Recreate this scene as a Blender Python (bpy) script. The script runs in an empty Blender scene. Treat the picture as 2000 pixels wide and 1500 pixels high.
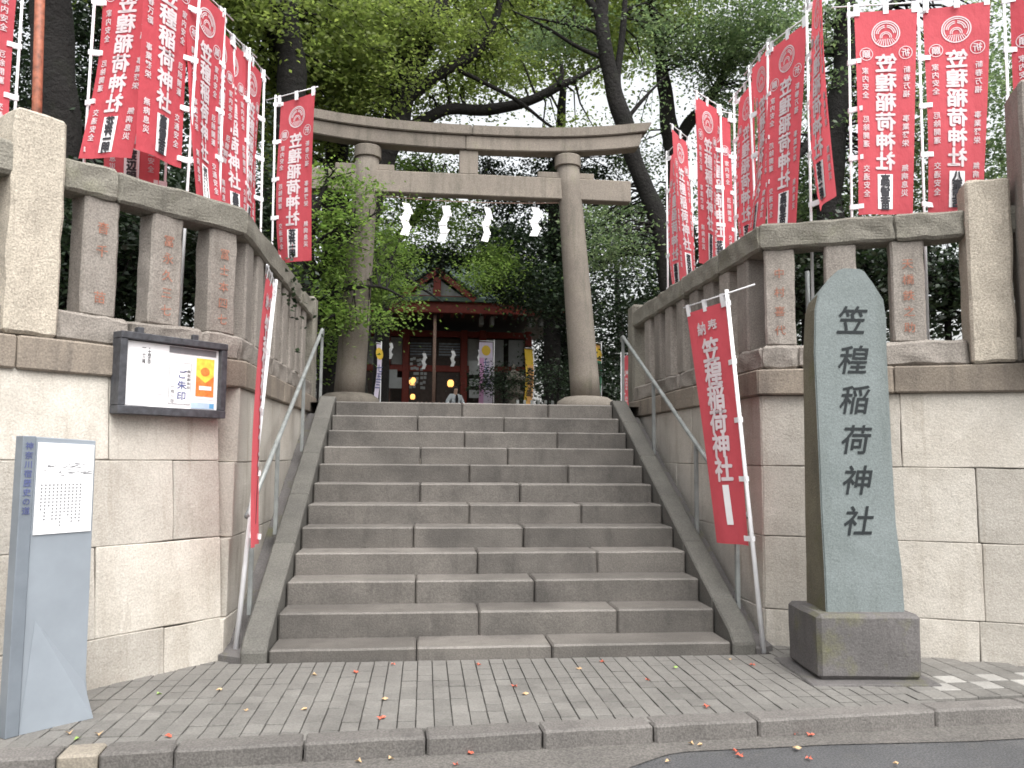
import bpy, bmesh, math, random
import numpy as np
from mathutils import Vector, Matrix, noise

random.seed(7); rng = np.random.default_rng(11)
S = bpy.context.scene
COL = S.collection
PI = math.pi

# ------------------------------------------------------------------ camera
CAM = Vector((-0.6056, -5.9189, 1.5336)); FPX = 1584.75
yaw, pitch, roll = -0.1059, 0.0884, 0.008
_r = Vector((math.cos(yaw), math.sin(yaw), 0)); _f0 = Vector((-math.sin(yaw), math.cos(yaw), 0)); _z = Vector((0, 0, 1))
FWD = _f0 * math.cos(pitch) + _z * math.sin(pitch); _u = -_f0 * math.sin(pitch) + _z * math.cos(pitch)
RIGHT = _r * math.cos(roll) + _u * math.sin(roll); UP = -_r * math.sin(roll) + _u * math.cos(roll)
cam = bpy.data.cameras.new('camera'); cam.sensor_width = 36; cam.lens = FPX / 2000 * 36
cam.clip_start = 0.05; cam.clip_end = 2000
co = bpy.data.objects.new('camera', cam); COL.objects.link(co)
co.matrix_world = Matrix(((RIGHT.x, UP.x, -FWD.x, CAM.x), (RIGHT.y, UP.y, -FWD.y, CAM.y), (RIGHT.z, UP.z, -FWD.z, CAM.z), (0, 0, 0, 1)))
S.camera = co

# ------------------------------------------------------------------ sky, sun, exposure
SUN_EL, SUN_AZ = math.radians(58), math.radians(158)      # overcast: a soft, wide sun high behind the camera
W_ = bpy.data.worlds.new('World'); S.world = W_; W_.use_nodes = True
nt = W_.node_tree; nt.nodes.clear()
sky = nt.nodes.new('ShaderNodeTexSky'); sky.sky_type = 'NISHITA'; sky.sun_disc = False
sky.sun_elevation = SUN_EL; sky.sun_rotation = SUN_AZ; sky.dust_density = 6; sky.air_density = 1.6; sky.ozone_density = 1
hs = nt.nodes.new('ShaderNodeHueSaturation'); hs.inputs['Saturation'].default_value = 0.15
bg = nt.nodes.new('ShaderNodeBackground'); bg.inputs['Strength'].default_value = 0.15
out = nt.nodes.new('ShaderNodeOutputWorld')
nt.links.new(sky.outputs[0], hs.inputs['Color']); nt.links.new(hs.outputs[0], bg.inputs[0]); nt.links.new(bg.outputs[0], out.inputs[0])
sl = bpy.data.lights.new('sun', 'SUN'); sl.energy = 0.75; sl.angle = math.radians(60); sl.color = (1, 0.98, 0.95)
so = bpy.data.objects.new('sun', sl); COL.objects.link(so)
sd = Vector((math.sin(SUN_AZ) * math.cos(SUN_EL), math.cos(SUN_AZ) * math.cos(SUN_EL), math.sin(SUN_EL)))
so.rotation_euler = (-sd).to_track_quat('-Z', 'Y').to_euler(); so.location = (0, -10, 30)
S.view_settings.view_transform = 'Standard'; S.view_settings.look = 'None'
S.view_settings.exposure = 1.22; S.view_settings.gamma = 1; S.view_settings.use_curve_mapping = False
S.render.engine = 'CYCLES'; S.cycles.max_bounces = 6; S.cycles.diffuse_bounces = 4; S.cycles.transmission_bounces = 4
S.cycles.use_denoising = True; S.cycles.filter_width = 1.7

def at(px, py, Y):
    "world point on the vertical plane y = Y that the photograph's pixel (2000 x 1500) shows"
    d = FWD + RIGHT * ((px - 1000) / FPX) + UP * ((750 - py) / FPX)
    return CAM + d * ((Y - CAM.y) / d.y)

# ------------------------------------------------------------------ materials
def nodes(name):
    m = bpy.data.materials.new(name); m.use_nodes = True
    t = m.node_tree; b = t.nodes['Principled BSDF']
    return m, t, b
def N(t, typ, **kw):
    n = t.nodes.new(typ)
    for k, v in kw.items():
        if k in n.inputs: n.inputs[k].default_value = v
        else: setattr(n, k, v)
    return n
def L(t, a, b): t.links.new(a, b)
def rgb(c): return (c[0], c[1], c[2], 1)
def mixc(t, fac, a, b, mode='MIX'):
    n = t.nodes.new('ShaderNodeMix'); n.data_type = 'RGBA'; n.blend_type = mode
    for sock, v in ((n.inputs[0], fac), (n.inputs[6], a), (n.inputs[7], b)):
        if hasattr(v, 'is_linked') or isinstance(v, bpy.types.NodeSocket): t.links.new(v, sock)
        else: sock.default_value = v if not isinstance(v, tuple) else rgb(v)
    return n.outputs[2]
def ramp(t, src, lo, hi):
    n = t.nodes.new('ShaderNodeMapRange'); n.inputs[1].default_value = lo; n.inputs[2].default_value = hi
    t.links.new(src, n.inputs[0]); return n.outputs[0]
def mapped(t, scale):
    g = t.nodes.new('ShaderNodeNewGeometry'); v = t.nodes.new('ShaderNodeVectorMath'); v.operation = 'MULTIPLY'
    v.inputs[1].default_value = scale; t.links.new(g.outputs['Position'], v.inputs[0]); return v.outputs[0]
def noi(t, vec, scale, detail=6, rough=0.6):
    n = N(t, 'ShaderNodeTexNoise', Scale=scale, Detail=detail, Roughness=rough); t.links.new(vec, n.inputs['Vector']); return n.outputs[0]

def stone(name, light, dark, stain, stain_amt=0.5, speck=0.5, bump=0.4, rough=0.85, moss=None, moss_amt=0.0, var=0.16, bumpscale=60, bdist=0.012, streak=0.0, damp=0.0):
    m, t, b = nodes(name)
    p = mapped(t, (1, 1, 1)); ps = mapped(t, (3.2, 3.2, 0.7))
    c = mixc(t, ramp(t, noi(t, p, 2.3, 5), 0.35, 0.65), light, dark)
    st = ramp(t, noi(t, ps, 1.6, 8, 0.7), 0.52, 0.72)
    ma = N(t, 'ShaderNodeMath', operation='MULTIPLY'); ma.inputs[1].default_value = stain_amt; L(t, st, ma.inputs[0])
    c = mixc(t, ma.outputs[0], c, stain)
    c = mixc(t, ramp(t, noi(t, p, 14, 6, 0.7), 0.3, 0.75), c, mixc(t, 0.55, c, dark))
    for amt, sc, lo, hi, vec in ((streak, 1.0, 0.56, 0.72, (8, 8, 0.45)), (damp, 1.0, 0.48, 0.66, (1.3, 1.3, 1.3))):
        if amt:
            k = N(t, 'ShaderNodeMath', operation='MULTIPLY'); k.inputs[1].default_value = amt; L(t, ramp(t, noi(t, mapped(t, vec), sc, 7, 0.65), lo, hi), k.inputs[0]); c = mixc(t, k.outputs[0], c, stain)
    if moss:
        mo = ramp(t, noi(t, p, 3.1, 7, 0.65), 0.55, 0.7)
        mm = N(t, 'ShaderNodeMath', operation='MULTIPLY'); mm.inputs[1].default_value = moss_amt; L(t, mo, mm.inputs[0])
        c = mixc(t, mm.outputs[0], c, moss)
    sp = ramp(t, noi(t, p, 95, 2, 0.5), 0.35, 0.65)
    spc = N(t, 'ShaderNodeMapRange'); spc.inputs[3].default_value = 1 - speck * 0.5; spc.inputs[4].default_value = 1 + speck * 0.35; L(t, sp, spc.inputs[0])
    oi = N(t, 'ShaderNodeObjectInfo')
    ov = N(t, 'ShaderNodeMapRange'); ov.inputs[3].default_value = 1 - var; ov.inputs[4].default_value = 1 + var; L(t, oi.outputs['Random'], ov.inputs[0])
    mu = N(t, 'ShaderNodeMath', operation='MULTIPLY'); L(t, spc.outputs[0], mu.inputs[0]); L(t, ov.outputs[0], mu.inputs[1])
    vm = N(t, 'ShaderNodeVectorMath', operation='SCALE'); L(t, c, vm.inputs[0]); L(t, mu.outputs[0], vm.inputs['Scale'])
    L(t, vm.outputs[0], b.inputs['Base Color']); b.inputs['Roughness'].default_value = rough
    b.inputs['Specular IOR Level'].default_value = 0.3
    hN = N(t, 'ShaderNodeMath', operation='ADD'); L(t, noi(t, p, bumpscale, 6, 0.7), hN.inputs[0]); L(t, noi(t, p, 9, 5, 0.6), hN.inputs[1])
    bp = N(t, 'ShaderNodeBump', Strength=bump, Distance=bdist); L(t, hN.outputs[0], bp.inputs['Height']); L(t, bp.outputs[0], b.inputs['Normal'])
    return m
def plain(name, col, rough=0.5, metal=0.0, var=0.1, nscale=8, bump=0.0, spec=0.4):
    m, t, b = nodes(name); p = mapped(t, (1, 1, 1))
    n = noi(t, p, nscale, 5); d = tuple(x * (1 - var * 2) for x in col); h = tuple(min(1, x * (1 + var)) for x in col)
    L(t, mixc(t, ramp(t, n, 0.3, 0.7), d, h), b.inputs['Base Color'])
    b.inputs['Roughness'].default_value = rough; b.inputs['Metallic'].default_value = metal; b.inputs['Specular IOR Level'].default_value = spec
    if bump:
        bp = N(t, 'ShaderNodeBump', Strength=bump, Distance=0.01); L(t, noi(t, p, nscale * 6, 5), bp.inputs['Height']); L(t, bp.outputs[0], b.inputs['Normal'])
    return m
def cloth_mat(name, col, trans=0.35):
    m, t, b = nodes(name); p = mapped(t, (1, 1, 1))
    c = mixc(t, ramp(t, noi(t, p, 5, 4), 0.3, 0.7), tuple(x * 0.86 for x in col), col)
    oi = N(t, 'ShaderNodeObjectInfo'); c = mixc(t, ramp(t, oi.outputs['Random'], -0.2, 1.2), c, tuple(min(1, x * 1.12 + 0.035) for x in col))
    L(t, c, b.inputs['Base Color']); b.inputs['Roughness'].default_value = 0.75; b.inputs['Specular IOR Level'].default_value = 0.2
    tr = N(t, 'ShaderNodeBsdfTranslucent'); L(t, c, tr.inputs['Color'])
    mx = N(t, 'ShaderNodeMixShader'); mx.inputs[0].default_value = trans
    L(t, b.outputs[0], mx.inputs[1]); L(t, tr.outputs[0], mx.inputs[2]); L(t, mx.outputs[0], t.nodes['Material Output'].inputs[0])
    wv = N(t, 'ShaderNodeBump', Strength=0.55, Distance=0.03); L(t, noi(t, mapped(t, (1.6, 1.6, 0.8)), 6, 4), wv.inputs['Height']); L(t, wv.outputs[0], b.inputs['Normal'])
    return m
def leaf_mat(name, c1, c2, c3, trans=0.4):
    m, t, b = nodes(name); g = N(t, 'ShaderNodeNewGeometry')
    cr = N(t, 'ShaderNodeValToRGB'); e = cr.color_ramp.elements
    e[0].color = rgb(c1); e[1].color = rgb(c3); e.new(0.6).color = rgb(c2)
    L(t, g.outputs['Random Per Island'], cr.inputs[0])
    c = cr.outputs[0]
    L(t, c, b.inputs['Base Color']); b.inputs['Roughness'].default_value = 0.45; b.inputs['Specular IOR Level'].default_value = 0.35
    tr = N(t, 'ShaderNodeBsdfTranslucent'); L(t, mixc(t, 1.0, c, (1.45, 1.55, 1.2), 'MULTIPLY'), tr.inputs['Color'])
    mx = N(t, 'ShaderNodeMixShader'); mx.inputs[0].default_value = trans
    L(t, b.outputs[0], mx.inputs[1]); L(t, tr.outputs[0], mx.inputs[2]); L(t, mx.outputs[0], t.nodes['Material Output'].inputs[0])
    return m
def emit(name, col, s):
    m, t, b = nodes(name); b.inputs['Base Color'].default_value = rgb(col); b.inputs['Emission Color'].default_value = rgb(col); b.inputs['Emission Strength'].default_value = s
    return m

M = {}
M['wall'] = stone('pale granite wall', (0.515, 0.485, 0.435), (0.42, 0.39, 0.345), (0.25, 0.215, 0.17), 0.55, 0.28, 0.6, streak=0.55, damp=0.25)
M['cap'] = stone('brown granite cap', (0.27, 0.23, 0.185), (0.20, 0.17, 0.14), (0.07, 0.062, 0.058), 0.75, 0.4, 0.5, streak=0.6)
M['post'] = stone('grey granite', (0.295, 0.268, 0.24), (0.225, 0.202, 0.178), (0.09, 0.08, 0.068), 0.6, 0.5, 0.6)
M['rail'] = stone('lichen granite', (0.25, 0.236, 0.20), (0.19, 0.178, 0.149), (0.075, 0.07, 0.06), 0.55, 0.5, 0.9, moss=(0.15, 0.155, 0.085), moss_amt=0.35)
M['pillar'] = stone('cream granite', (0.52, 0.465, 0.385), (0.42, 0.375, 0.31), (0.19, 0.165, 0.135), 0.4, 0.5, 1.0)
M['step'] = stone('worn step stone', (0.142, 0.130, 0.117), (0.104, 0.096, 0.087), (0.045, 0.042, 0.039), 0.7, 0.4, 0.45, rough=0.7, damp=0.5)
M['sidekerb'] = stone('grey side kerb', (0.125, 0.12, 0.107), (0.092, 0.088, 0.08), (0.05, 0.05, 0.045), 0.4, 0.4, 0.5)
M['torii'] = stone('torii granite', (0.222, 0.194, 0.163), (0.176, 0.154, 0.131), (0.075, 0.073, 0.058), 0.75, 0.45, 0.35, streak=0.5, moss=(0.17, 0.175, 0.10), moss_amt=0.3)
M['toriidark'] = stone('torii base stone', (0.18, 0.16, 0.135), (0.13, 0.115, 0.097), (0.05, 0.045, 0.04), 0.6, 0.4, 0.6)
M['stele'] = stone('blue green slate', (0.168, 0.192, 0.192), (0.138, 0.16, 0.158), (0.085, 0.098, 0.09), 0.6, 0.3, 0.35, streak=0.5, rough=0.6)
M['steleside'] = stone('stained slate side', (0.16, 0.145, 0.10), (0.11, 0.10, 0.073), (0.04, 0.036, 0.03), 0.75, 0.3, 0.7, moss=(0.10, 0.105, 0.04), moss_amt=0.5)
M['plinth'] = stone('dark andesite', (0.122, 0.114, 0.112), (0.09, 0.085, 0.083), (0.045, 0.042, 0.04), 0.5, 0.35, 0.5, moss=(0.11, 0.11, 0.04), moss_amt=0.55)
M['paver'] = stone('concrete paver', (0.178, 0.171, 0.158), (0.142, 0.136, 0.126), (0.085, 0.081, 0.075), 0.5, 0.3, 0.35, var=0.13, damp=0.4)
M['paver_far'] = stone('concrete paver field', (0.178, 0.171, 0.158), (0.142, 0.136, 0.126), (0.085, 0.081, 0.075), 0.4, 0.3, 0.35, var=0)
M['joint'] = stone('dirty joint', (0.07, 0.066, 0.06), (0.05, 0.048, 0.045), (0.03, 0.03, 0.03), 0.4, 0.3, 0.3, var=0)
M['mortar'] = stone('grey mortar', (0.2, 0.185, 0.165), (0.15, 0.14, 0.125), (0.08, 0.075, 0.07), 0.4, 0.3, 0.3, var=0)
M['tread'] = stone('skylit tread stone', (0.178, 0.165, 0.149), (0.133, 0.123, 0.112), (0.065, 0.06, 0.055), 0.7, 0.4, 0.4, rough=0.55, damp=0.5)  # paler than the risers: sky light on the step tops painted into the colour
M['kerb'] = stone('kerb stone', (0.155, 0.145, 0.135), (0.12, 0.112, 0.105), (0.055, 0.052, 0.05), 0.55, 0.5, 0.5)
M['kerb_light'] = stone('sandy kerb stone', (0.25, 0.222, 0.182), (0.2, 0.178, 0.145), (0.10, 0.087, 0.073), 0.4, 0.4, 0.5)
M['asphalt'] = stone('damp asphalt', (0.105, 0.105, 0.108), (0.078, 0.079, 0.082), (0.14, 0.133, 0.122), 0.6, 0.9, 0.6, rough=0.55, var=0, bumpscale=150)
M['gutter'] = stone('old concrete gutter', (0.145, 0.135, 0.124), (0.112, 0.105, 0.097), (0.075, 0.07, 0.066), 0.5, 0.7, 0.6, var=0.05)
M['earth'] = stone('shrine earth', (0.11, 0.09, 0.065), (0.07, 0.06, 0.045), (0.04, 0.035, 0.03), 0.5, 0.5, 0.6, var=0)
M['landing'] = stone('landing flagstone', (0.17, 0.157, 0.142), (0.13, 0.12, 0.11), (0.07, 0.066, 0.062), 0.4, 0.4, 0.4, var=0.08)
M['white_paver'] = stone('white paver', (0.34, 0.33, 0.31), (0.27, 0.262, 0.245), (0.17, 0.163, 0.15), 0.4, 0.2, 0.3)
M['red'] = cloth_mat('red banner cloth', (0.64, 0.095, 0.12), 0.42)
M['redw'] = plain('banner white print', (0.66, 0.58, 0.60), 0.8, var=0.03)
M['paper'] = plain('white paper', (0.82, 0.82, 0.83), 0.8, var=0.02)
M['ink'] = plain('black ink', (0.035, 0.035, 0.042), 0.7, var=0.05)
M['pole'] = plain('white enamelled pole', (0.84, 0.84, 0.86), 0.35, var=0.05)
M['rust'] = plain('rust red pole', (0.30, 0.10, 0.055), 0.6, var=0.3, nscale=20)
M['steel'] = plain('weathered handrail steel', (0.28, 0.295, 0.29), 0.5, 0.3, var=0.15)
M['slate_text'] = plain('carved dark paint', (0.014, 0.018, 0.02), 0.8)
M['redpaint'] = plain('faded red paint', (0.34, 0.15, 0.10), 0.8, var=0.25, nscale=40)
M['frame'] = plain('black notice frame', (0.06, 0.062, 0.07), 0.5, var=0.25, nscale=25)
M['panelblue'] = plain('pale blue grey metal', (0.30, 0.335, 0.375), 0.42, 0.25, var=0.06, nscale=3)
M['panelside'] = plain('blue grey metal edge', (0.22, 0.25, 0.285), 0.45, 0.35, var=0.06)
M['grey_print'] = plain('grey print', (0.2, 0.2, 0.21), 0.8)
M['blue_print'] = plain('blue print', (0.12, 0.34, 0.58), 0.7)
M['paleblue'] = plain('pale blue print', (0.45, 0.58, 0.74), 0.7)
M['navy_print'] = plain('navy print', (0.10, 0.12, 0.26), 0.7)
M['orange_print'] = plain('orange print', (0.82, 0.22, 0.05), 0.7, var=0.2, nscale=30)
M['yellow_print'] = plain('yellow print', (0.88, 0.62, 0.08), 0.7, var=0.15, nscale=30)
M['pink'] = cloth_mat('lilac pink cloth', (0.55, 0.30, 0.50), 0.25)
M['lilac'] = cloth_mat('pale lilac cloth', (0.62, 0.56, 0.68), 0.25)
M['gold'] = cloth_mat('yellow cloth', (0.72, 0.50, 0.06), 0.25)
M['ochre'] = cloth_mat('ochre cloth', (0.68, 0.36, 0.12), 0.25)
M['green_cloth'] = cloth_mat('green cloth', (0.08, 0.28, 0.16), 0.25)
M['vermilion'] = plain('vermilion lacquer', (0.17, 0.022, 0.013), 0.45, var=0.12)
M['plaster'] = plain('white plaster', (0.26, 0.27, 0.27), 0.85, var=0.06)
M['darkwood'] = plain('dark timber', (0.05, 0.035, 0.03), 0.6, var=0.2)
M['lattice'] = plain('blue grey lattice glass', (0.16, 0.19, 0.23), 0.15, var=0.2)
M['copper'] = plain('green copper roof', (0.07, 0.115, 0.095), 0.5, var=0.2, nscale=3, bump=0.3)
M['rope'] = plain('bell rope', (0.40, 0.27, 0.22), 0.8, var=0.3, nscale=40)
M['lamp'] = emit('warm lit lantern', (1.0, 0.5, 0.14), 0.8)
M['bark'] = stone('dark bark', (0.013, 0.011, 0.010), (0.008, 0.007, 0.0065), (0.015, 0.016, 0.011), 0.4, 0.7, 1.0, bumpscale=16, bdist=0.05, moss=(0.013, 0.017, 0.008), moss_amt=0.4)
M['leafA'] = leaf_mat('camphor leaves', (0.11, 0.145, 0.045), (0.17, 0.215, 0.062), (0.25, 0.29, 0.09), 0.55)
M['leafB'] = leaf_mat('bluish oak leaves', (0.08, 0.122, 0.066), (0.135, 0.185, 0.10), (0.20, 0.25, 0.13), 0.52)
M['leafM'] = leaf_mat('maple leaves', (0.082, 0.135, 0.034), (0.128, 0.195, 0.05), (0.19, 0.26, 0.07), 0.55)
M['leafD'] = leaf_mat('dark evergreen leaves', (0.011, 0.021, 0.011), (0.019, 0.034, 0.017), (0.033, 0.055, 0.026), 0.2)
M['skin'] = plain('skin', (0.55, 0.36, 0.27), 0.6, var=0.05)
M['hair'] = plain('dark hair', (0.02, 0.016, 0.014), 0.5)
M['jacket'] = plain('pale jacket cloth', (0.62, 0.66, 0.70), 0.8, var=0.05)
M['black_cloth'] = plain('black cloth', (0.02, 0.02, 0.024), 0.8)
M['leaf_red'] = plain('red fallen leaf', (0.55, 0.12, 0.07), 0.6, var=0.2, nscale=60)
M['leaf_tan'] = plain('tan fallen leaf', (0.52, 0.36, 0.20), 0.6, var=0.2, nscale=60)
M['leaf_green'] = plain('green fallen leaf', (0.25, 0.38, 0.10), 0.6, var=0.2, nscale=60)

# ------------------------------------------------------------------ helpers
def link(o):
    COL.objects.link(o); return o
def tag(o, label=None, cat=None, group=None, kind=None):
    if label: o['label'] = label
    if cat: o['category'] = cat
    if group: o['group'] = group
    if kind: o['kind'] = kind
    return o
def empty(name, loc=(0, 0, 0), rz=0.0):
    o = bpy.data.objects.new(name, None); o.empty_display_size = 0.2; o.location = loc; o.rotation_euler = (0, 0, rz); o['_w'] = 0
    del o['_w']; return link(o)
def basis(o):
    return Matrix.Translation(o.location) @ o.rotation_euler.to_matrix().to_4x4()
def world_of(o):
    m = basis(o) if o.rotation_mode != 'QUATERNION' else o.matrix_basis.copy()
    return world_of(o.parent) @ m if o.parent else m
def put(name, me, mat, parent=None, Mw=None):
    "one mesh object whose world placement is Mw, below parent"
    o = bpy.data.objects.new(name, me); link(o)
    if mat and len(me.materials) == 0: me.materials.append(M[mat])
    Mw = Mw or Matrix.Identity(4)
    if parent:
        o.parent = parent; Mw = world_of(parent).inverted() @ Mw
    o.location = Mw.to_translation(); o.rotation_euler = Mw.to_euler()
    return o
def bm_mesh(bm, name, smooth=False):
    me = bpy.data.meshes.new(name); bmesh.ops.recalc_face_normals(bm, faces=bm.faces); bm.to_mesh(me); bm.free()
    if smooth: me.polygons.foreach_set('use_smooth', [True] * len(me.polygons))
    return me
def frame(o, x, z):
    "matrix with local x along x, local z near z"
    x = Vector(x).normalized(); z = Vector(z); z = (z - x * z.dot(x)).normalized(); y = z.cross(x)
    return Matrix(((x.x, y.x, z.x, o[0]), (x.y, y.y, z.y, o[1]), (x.z, y.z, z.z, o[2]), (0, 0, 0, 1)))
def rough_bm(bm, cuts, amp, scale=4.0, seed=0.0):
    if cuts: bmesh.ops.subdivide_edges(bm, edges=bm.edges[:], cuts=cuts, use_grid_fill=True)
    for v in bm.verts:
        q = v.co * scale + Vector((seed, seed * 1.7, seed * 0.3))
        v.co += Vector((noise.noise(q), noise.noise(q + Vector((9, 0, 0))), noise.noise(q + Vector((0, 9, 0))))) * amp
def box_me(sx, sy, sz, bev=0.008, cuts=0, amp=0.0, seed=0.0, scale=5.0):
    bm = bmesh.new(); bmesh.ops.create_cube(bm, size=1); bmesh.ops.scale(bm, vec=(sx, sy, sz), verts=bm.verts)
    if bev: bmesh.ops.bevel(bm, geom=bm.edges[:], offset=bev, segments=1, affect='EDGES')
    if cuts or amp:
        if cuts: 
            es = [e for e in bm.edges if e.calc_length() > 0.12]
            bmesh.ops.subdivide_edges(bm, edges=es, cuts=cuts, use_grid_fill=True)
        rough_bm(bm, 0, amp, scale, seed)
    return bm_mesh(bm, 'block')
def prism_me(poly, z0, z1, bev=0.01, cuts=0, amp=0, seed=0, scale=5, center=True):
    "plan polygon (list of xy) extruded from z0 to z1; returns mesh and its centre"
    c = Vector((sum(p[0] for p in poly) / len(poly), sum(p[1] for p in poly) / len(poly), (z0 + z1) / 2)) if center else Vector((0, 0, 0))
    bm = bmesh.new(); lo = [bm.verts.new((p[0] - c.x, p[1] - c.y, z0 - c.z)) for p in poly]; hi = [bm.verts.new((p[0] - c.x, p[1] - c.y, z1 - c.z)) for p in poly]
    n = len(poly); bm.faces.new(lo[::-1]); bm.faces.new(hi)
    for i in range(n): bm.faces.new((lo[i], lo[(i + 1) % n], hi[(i + 1) % n], hi[i]))
    if bev: bmesh.ops.bevel(bm, geom=bm.edges[:], offset=bev, segments=1, affect='EDGES')
    if cuts: bmesh.ops.subdivide_edges(bm, edges=[e for e in bm.edges if e.calc_length() > 0.1], cuts=cuts, use_grid_fill=True)
    if amp: rough_bm(bm, 0, amp, scale, seed)
    return bm_mesh(bm, 'prism'), c
def prism(name, poly, z0, z1, mat, parent, **kw):
    me, c = prism_me(poly, z0, z1, **kw); return put(name, me, mat, parent, Matrix.Translation(c))
def block(name, x0, x1, y0, y1, z0, z1, mat, parent=None, bev=0.006, **kw):
    me = box_me(x1 - x0, y1 - y0, z1 - z0, bev, **kw)
    return put(name, me, mat, parent, Matrix.Translation(((x0 + x1) / 2, (y0 + y1) / 2, (z0 + z1) / 2)))
def tube_geo(pts, rad, n=8, cap=True):
    V, F = [], []; pts = [Vector(p) for p in pts]
    prev = None
    for i, p in enumerate(pts):
        d = (pts[min(i + 1, len(pts) - 1)] - pts[max(i - 1, 0)]).normalized()
        a = prev if prev is not None else (Vector((1, 0, 0)) if abs(d.x) < 0.8 else Vector((0, 1, 0)))
        a = (a - d * a.dot(d)).normalized(); prev = a; b = d.cross(a)
        r = rad[i] if hasattr(rad, '__len__') else rad
        for k in range(n): V.append(p + (a * math.cos(2 * PI * k / n) + b * math.sin(2 * PI * k / n)) * r)
    for i in range(len(pts) - 1):
        for k in range(n): F.append((i * n + k, i * n + (k + 1) % n, (i + 1) * n + (k + 1) % n, (i + 1) * n + k))
    if cap: F.append(tuple(range(n))[::-1]); F.append(tuple((len(pts) - 1) * n + k for k in range(n)))
    return V, F
def mesh_from(V, F, smooth=False, name='mesh'):
    me = bpy.data.meshes.new(name); me.from_pydata([tuple(v) for v in V], [], F); me.update()
    if smooth: me.polygons.foreach_set('use_smooth', [True] * len(me.polygons))
    return me
def merge(*parts):
    V, F = [], []
    for v, f in parts:
        o = len(V); V += list(v); F += [tuple(i + o for i in q) for q in f]
    return V, F
def tube(name, pts, rad, mat, parent=None, n=8, smooth=True, origin=None):
    o = Vector(origin) if origin is not None else Vector(pts[0])
    V, F = tube_geo([Vector(p) - o for p in pts], rad, n); return put(name, mesh_from(V, F, smooth), mat, parent, Matrix.Translation(o))
def tube_local(name, pts, rad, mat, parent, n=8):
    V, F = tube_geo(pts, rad, n); o = bpy.data.objects.new(name, mesh_from(V, F, True)); o.data.materials.append(M[mat]); link(o); o.parent = parent; return o
def local(name, V, F, mat, parent, smooth=False):
    o = bpy.data.objects.new(name, mesh_from(V, F, smooth)); o.data.materials.append(M[mat]); link(o); o.parent = parent; return o
def copy_tree(o, parent=None):
    c = o.copy(); link(c); c.parent = parent
    for ch in o.children: copy_tree(ch, c)
    return c
def lathe_geo(prof, n=20):
    V, F = [], []
    for r, z in prof:
        for k in range(n): V.append(Vector((r * math.cos(2 * PI * k / n), r * math.sin(2 * PI * k / n), z)))
    for i in range(len(prof) - 1):
        for k in range(n): F.append((i * n + k, i * n + (k + 1) % n, (i + 1) * n + (k + 1) % n, (i + 1) * n + k))
    F.append(tuple(range(n))[::-1]); F.append(tuple((len(prof) - 1) * n + k for k in range(n)))
    return V, F

# lettering: flat glyph geometry in (x, z), one character each, centred on 0, height about 1
_gl = {}
def glyph(ch, bold):
    if (ch, bold) not in _gl:
        c = bpy.data.curves.new('glyph', 'FONT'); c.body = ch; c.resolution_u = 2; c.offset = bold
        o = bpy.data.objects.new('glyph', c); link(o)
        me = bpy.data.meshes.new_from_object(o.evaluated_get(bpy.context.evaluated_depsgraph_get()))
        _gl[(ch, bold)] = ([(v.co.x - 0.5, v.co.y - 0.38) for v in me.vertices], [tuple(p.vertices) for p in me.polygons])
        bpy.data.objects.remove(o); bpy.data.curves.remove(c); bpy.data.meshes.remove(me)
    return _gl[(ch, bold)]
def column(text, x, ztop, size, pitch, bold=0.02, sx=1.0, shear=0.0):
    "vertical line of characters; returns 2-D verts and faces"
    V, F = [], []
    for i, ch in enumerate(text):
        if ch == ' ': continue
        g, f = glyph(ch, min(bold, 0.006)); zc = ztop - pitch * (i + 0.5); e = max(0.0, bold - 0.006)
        for ly, (dx, dz) in enumerate(((0, 0), (e, e * .3), (-e, -e * .3), (e * .3, -e), (-e * .3, e)) if e > 0 else ((0, 0),)):
            o = len(V); V += [(x + (a + dx + shear * b) * size * sx, zc + (b + dz) * size, ly) for a, b in g]; F += [tuple(k + o for k in q) for q in f]
    return V, F
def rect2(x0, x1, z0, z1): return [(x0, z0), (x1, z0), (x1, z1), (x0, z1)], [(0, 1, 2, 3)]
def ring2(cx, cz, r, w, a0=0, a1=2 * PI, n=28):
    V, F = [], []
    for i in range(n + 1):
        a = a0 + (a1 - a0) * i / n; V += [(cx + r * math.cos(a), cz + r * math.sin(a)), (cx + (r - w) * math.cos(a), cz + (r - w) * math.sin(a))]
    for i in range(n): F.append((2 * i, 2 * i + 2, 2 * i + 3, 2 * i + 1))
    return V, F
def raise2(g, y): return [Vector((p[0], y - (p[2] * 0.0005 if len(p) > 2 else 0), p[1])) for p in g[0]], g[1]

# ------------------------------------------------------------------ dimensions (from the steps)
RISE, TREAD, WID = 0.18, 0.3447, 3.3306
GZ = 0.09; ROAD = 0.0; TOPZ = 12 * RISE
HW = WID / 2

# ------------------------------------------------------------------ the ground
def sheet(name, poly, z, mat, parent=None, kind='structure'):
    me = mesh_from([(p[0], p[1], z) for p in poly], [tuple(range(len(poly)))])
    o = put(name, me, mat, parent)
    if kind and not parent: o['kind'] = kind
    return o
def kerb_y(x): return -1.40 + 0.068 * x                  # back edge of the kerb
sheet('ground', [(-400, -400), (400, -400), (400, 400), (-400, 400)], -0.06, 'earth')
sheet('road', [(-60, -14), (60, -14), (60, kerb_y(60) - 0.1), (-60, kerb_y(-60) - 0.1)], ROAD, 'asphalt')
sheet('gutter', [(-30, kerb_y(-30) - 0.55)] + [(0.2 + 0.02 * i, kerb_y(0.2 + 0.02 * i) - 0.55 + 0.24 * (0.5 - 0.5 * math.cos(PI * i / 30))) for i in range(31)] + [(1.6, kerb_y(1.6) - 0.33), (2.4, kerb_y(2.4) - 0.40), (30, kerb_y(30) - 0.44), (30, kerb_y(30) - 0.1), (-30, kerb_y(-30) - 0.1)], ROAD + 0.005, 'gutter')
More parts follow.
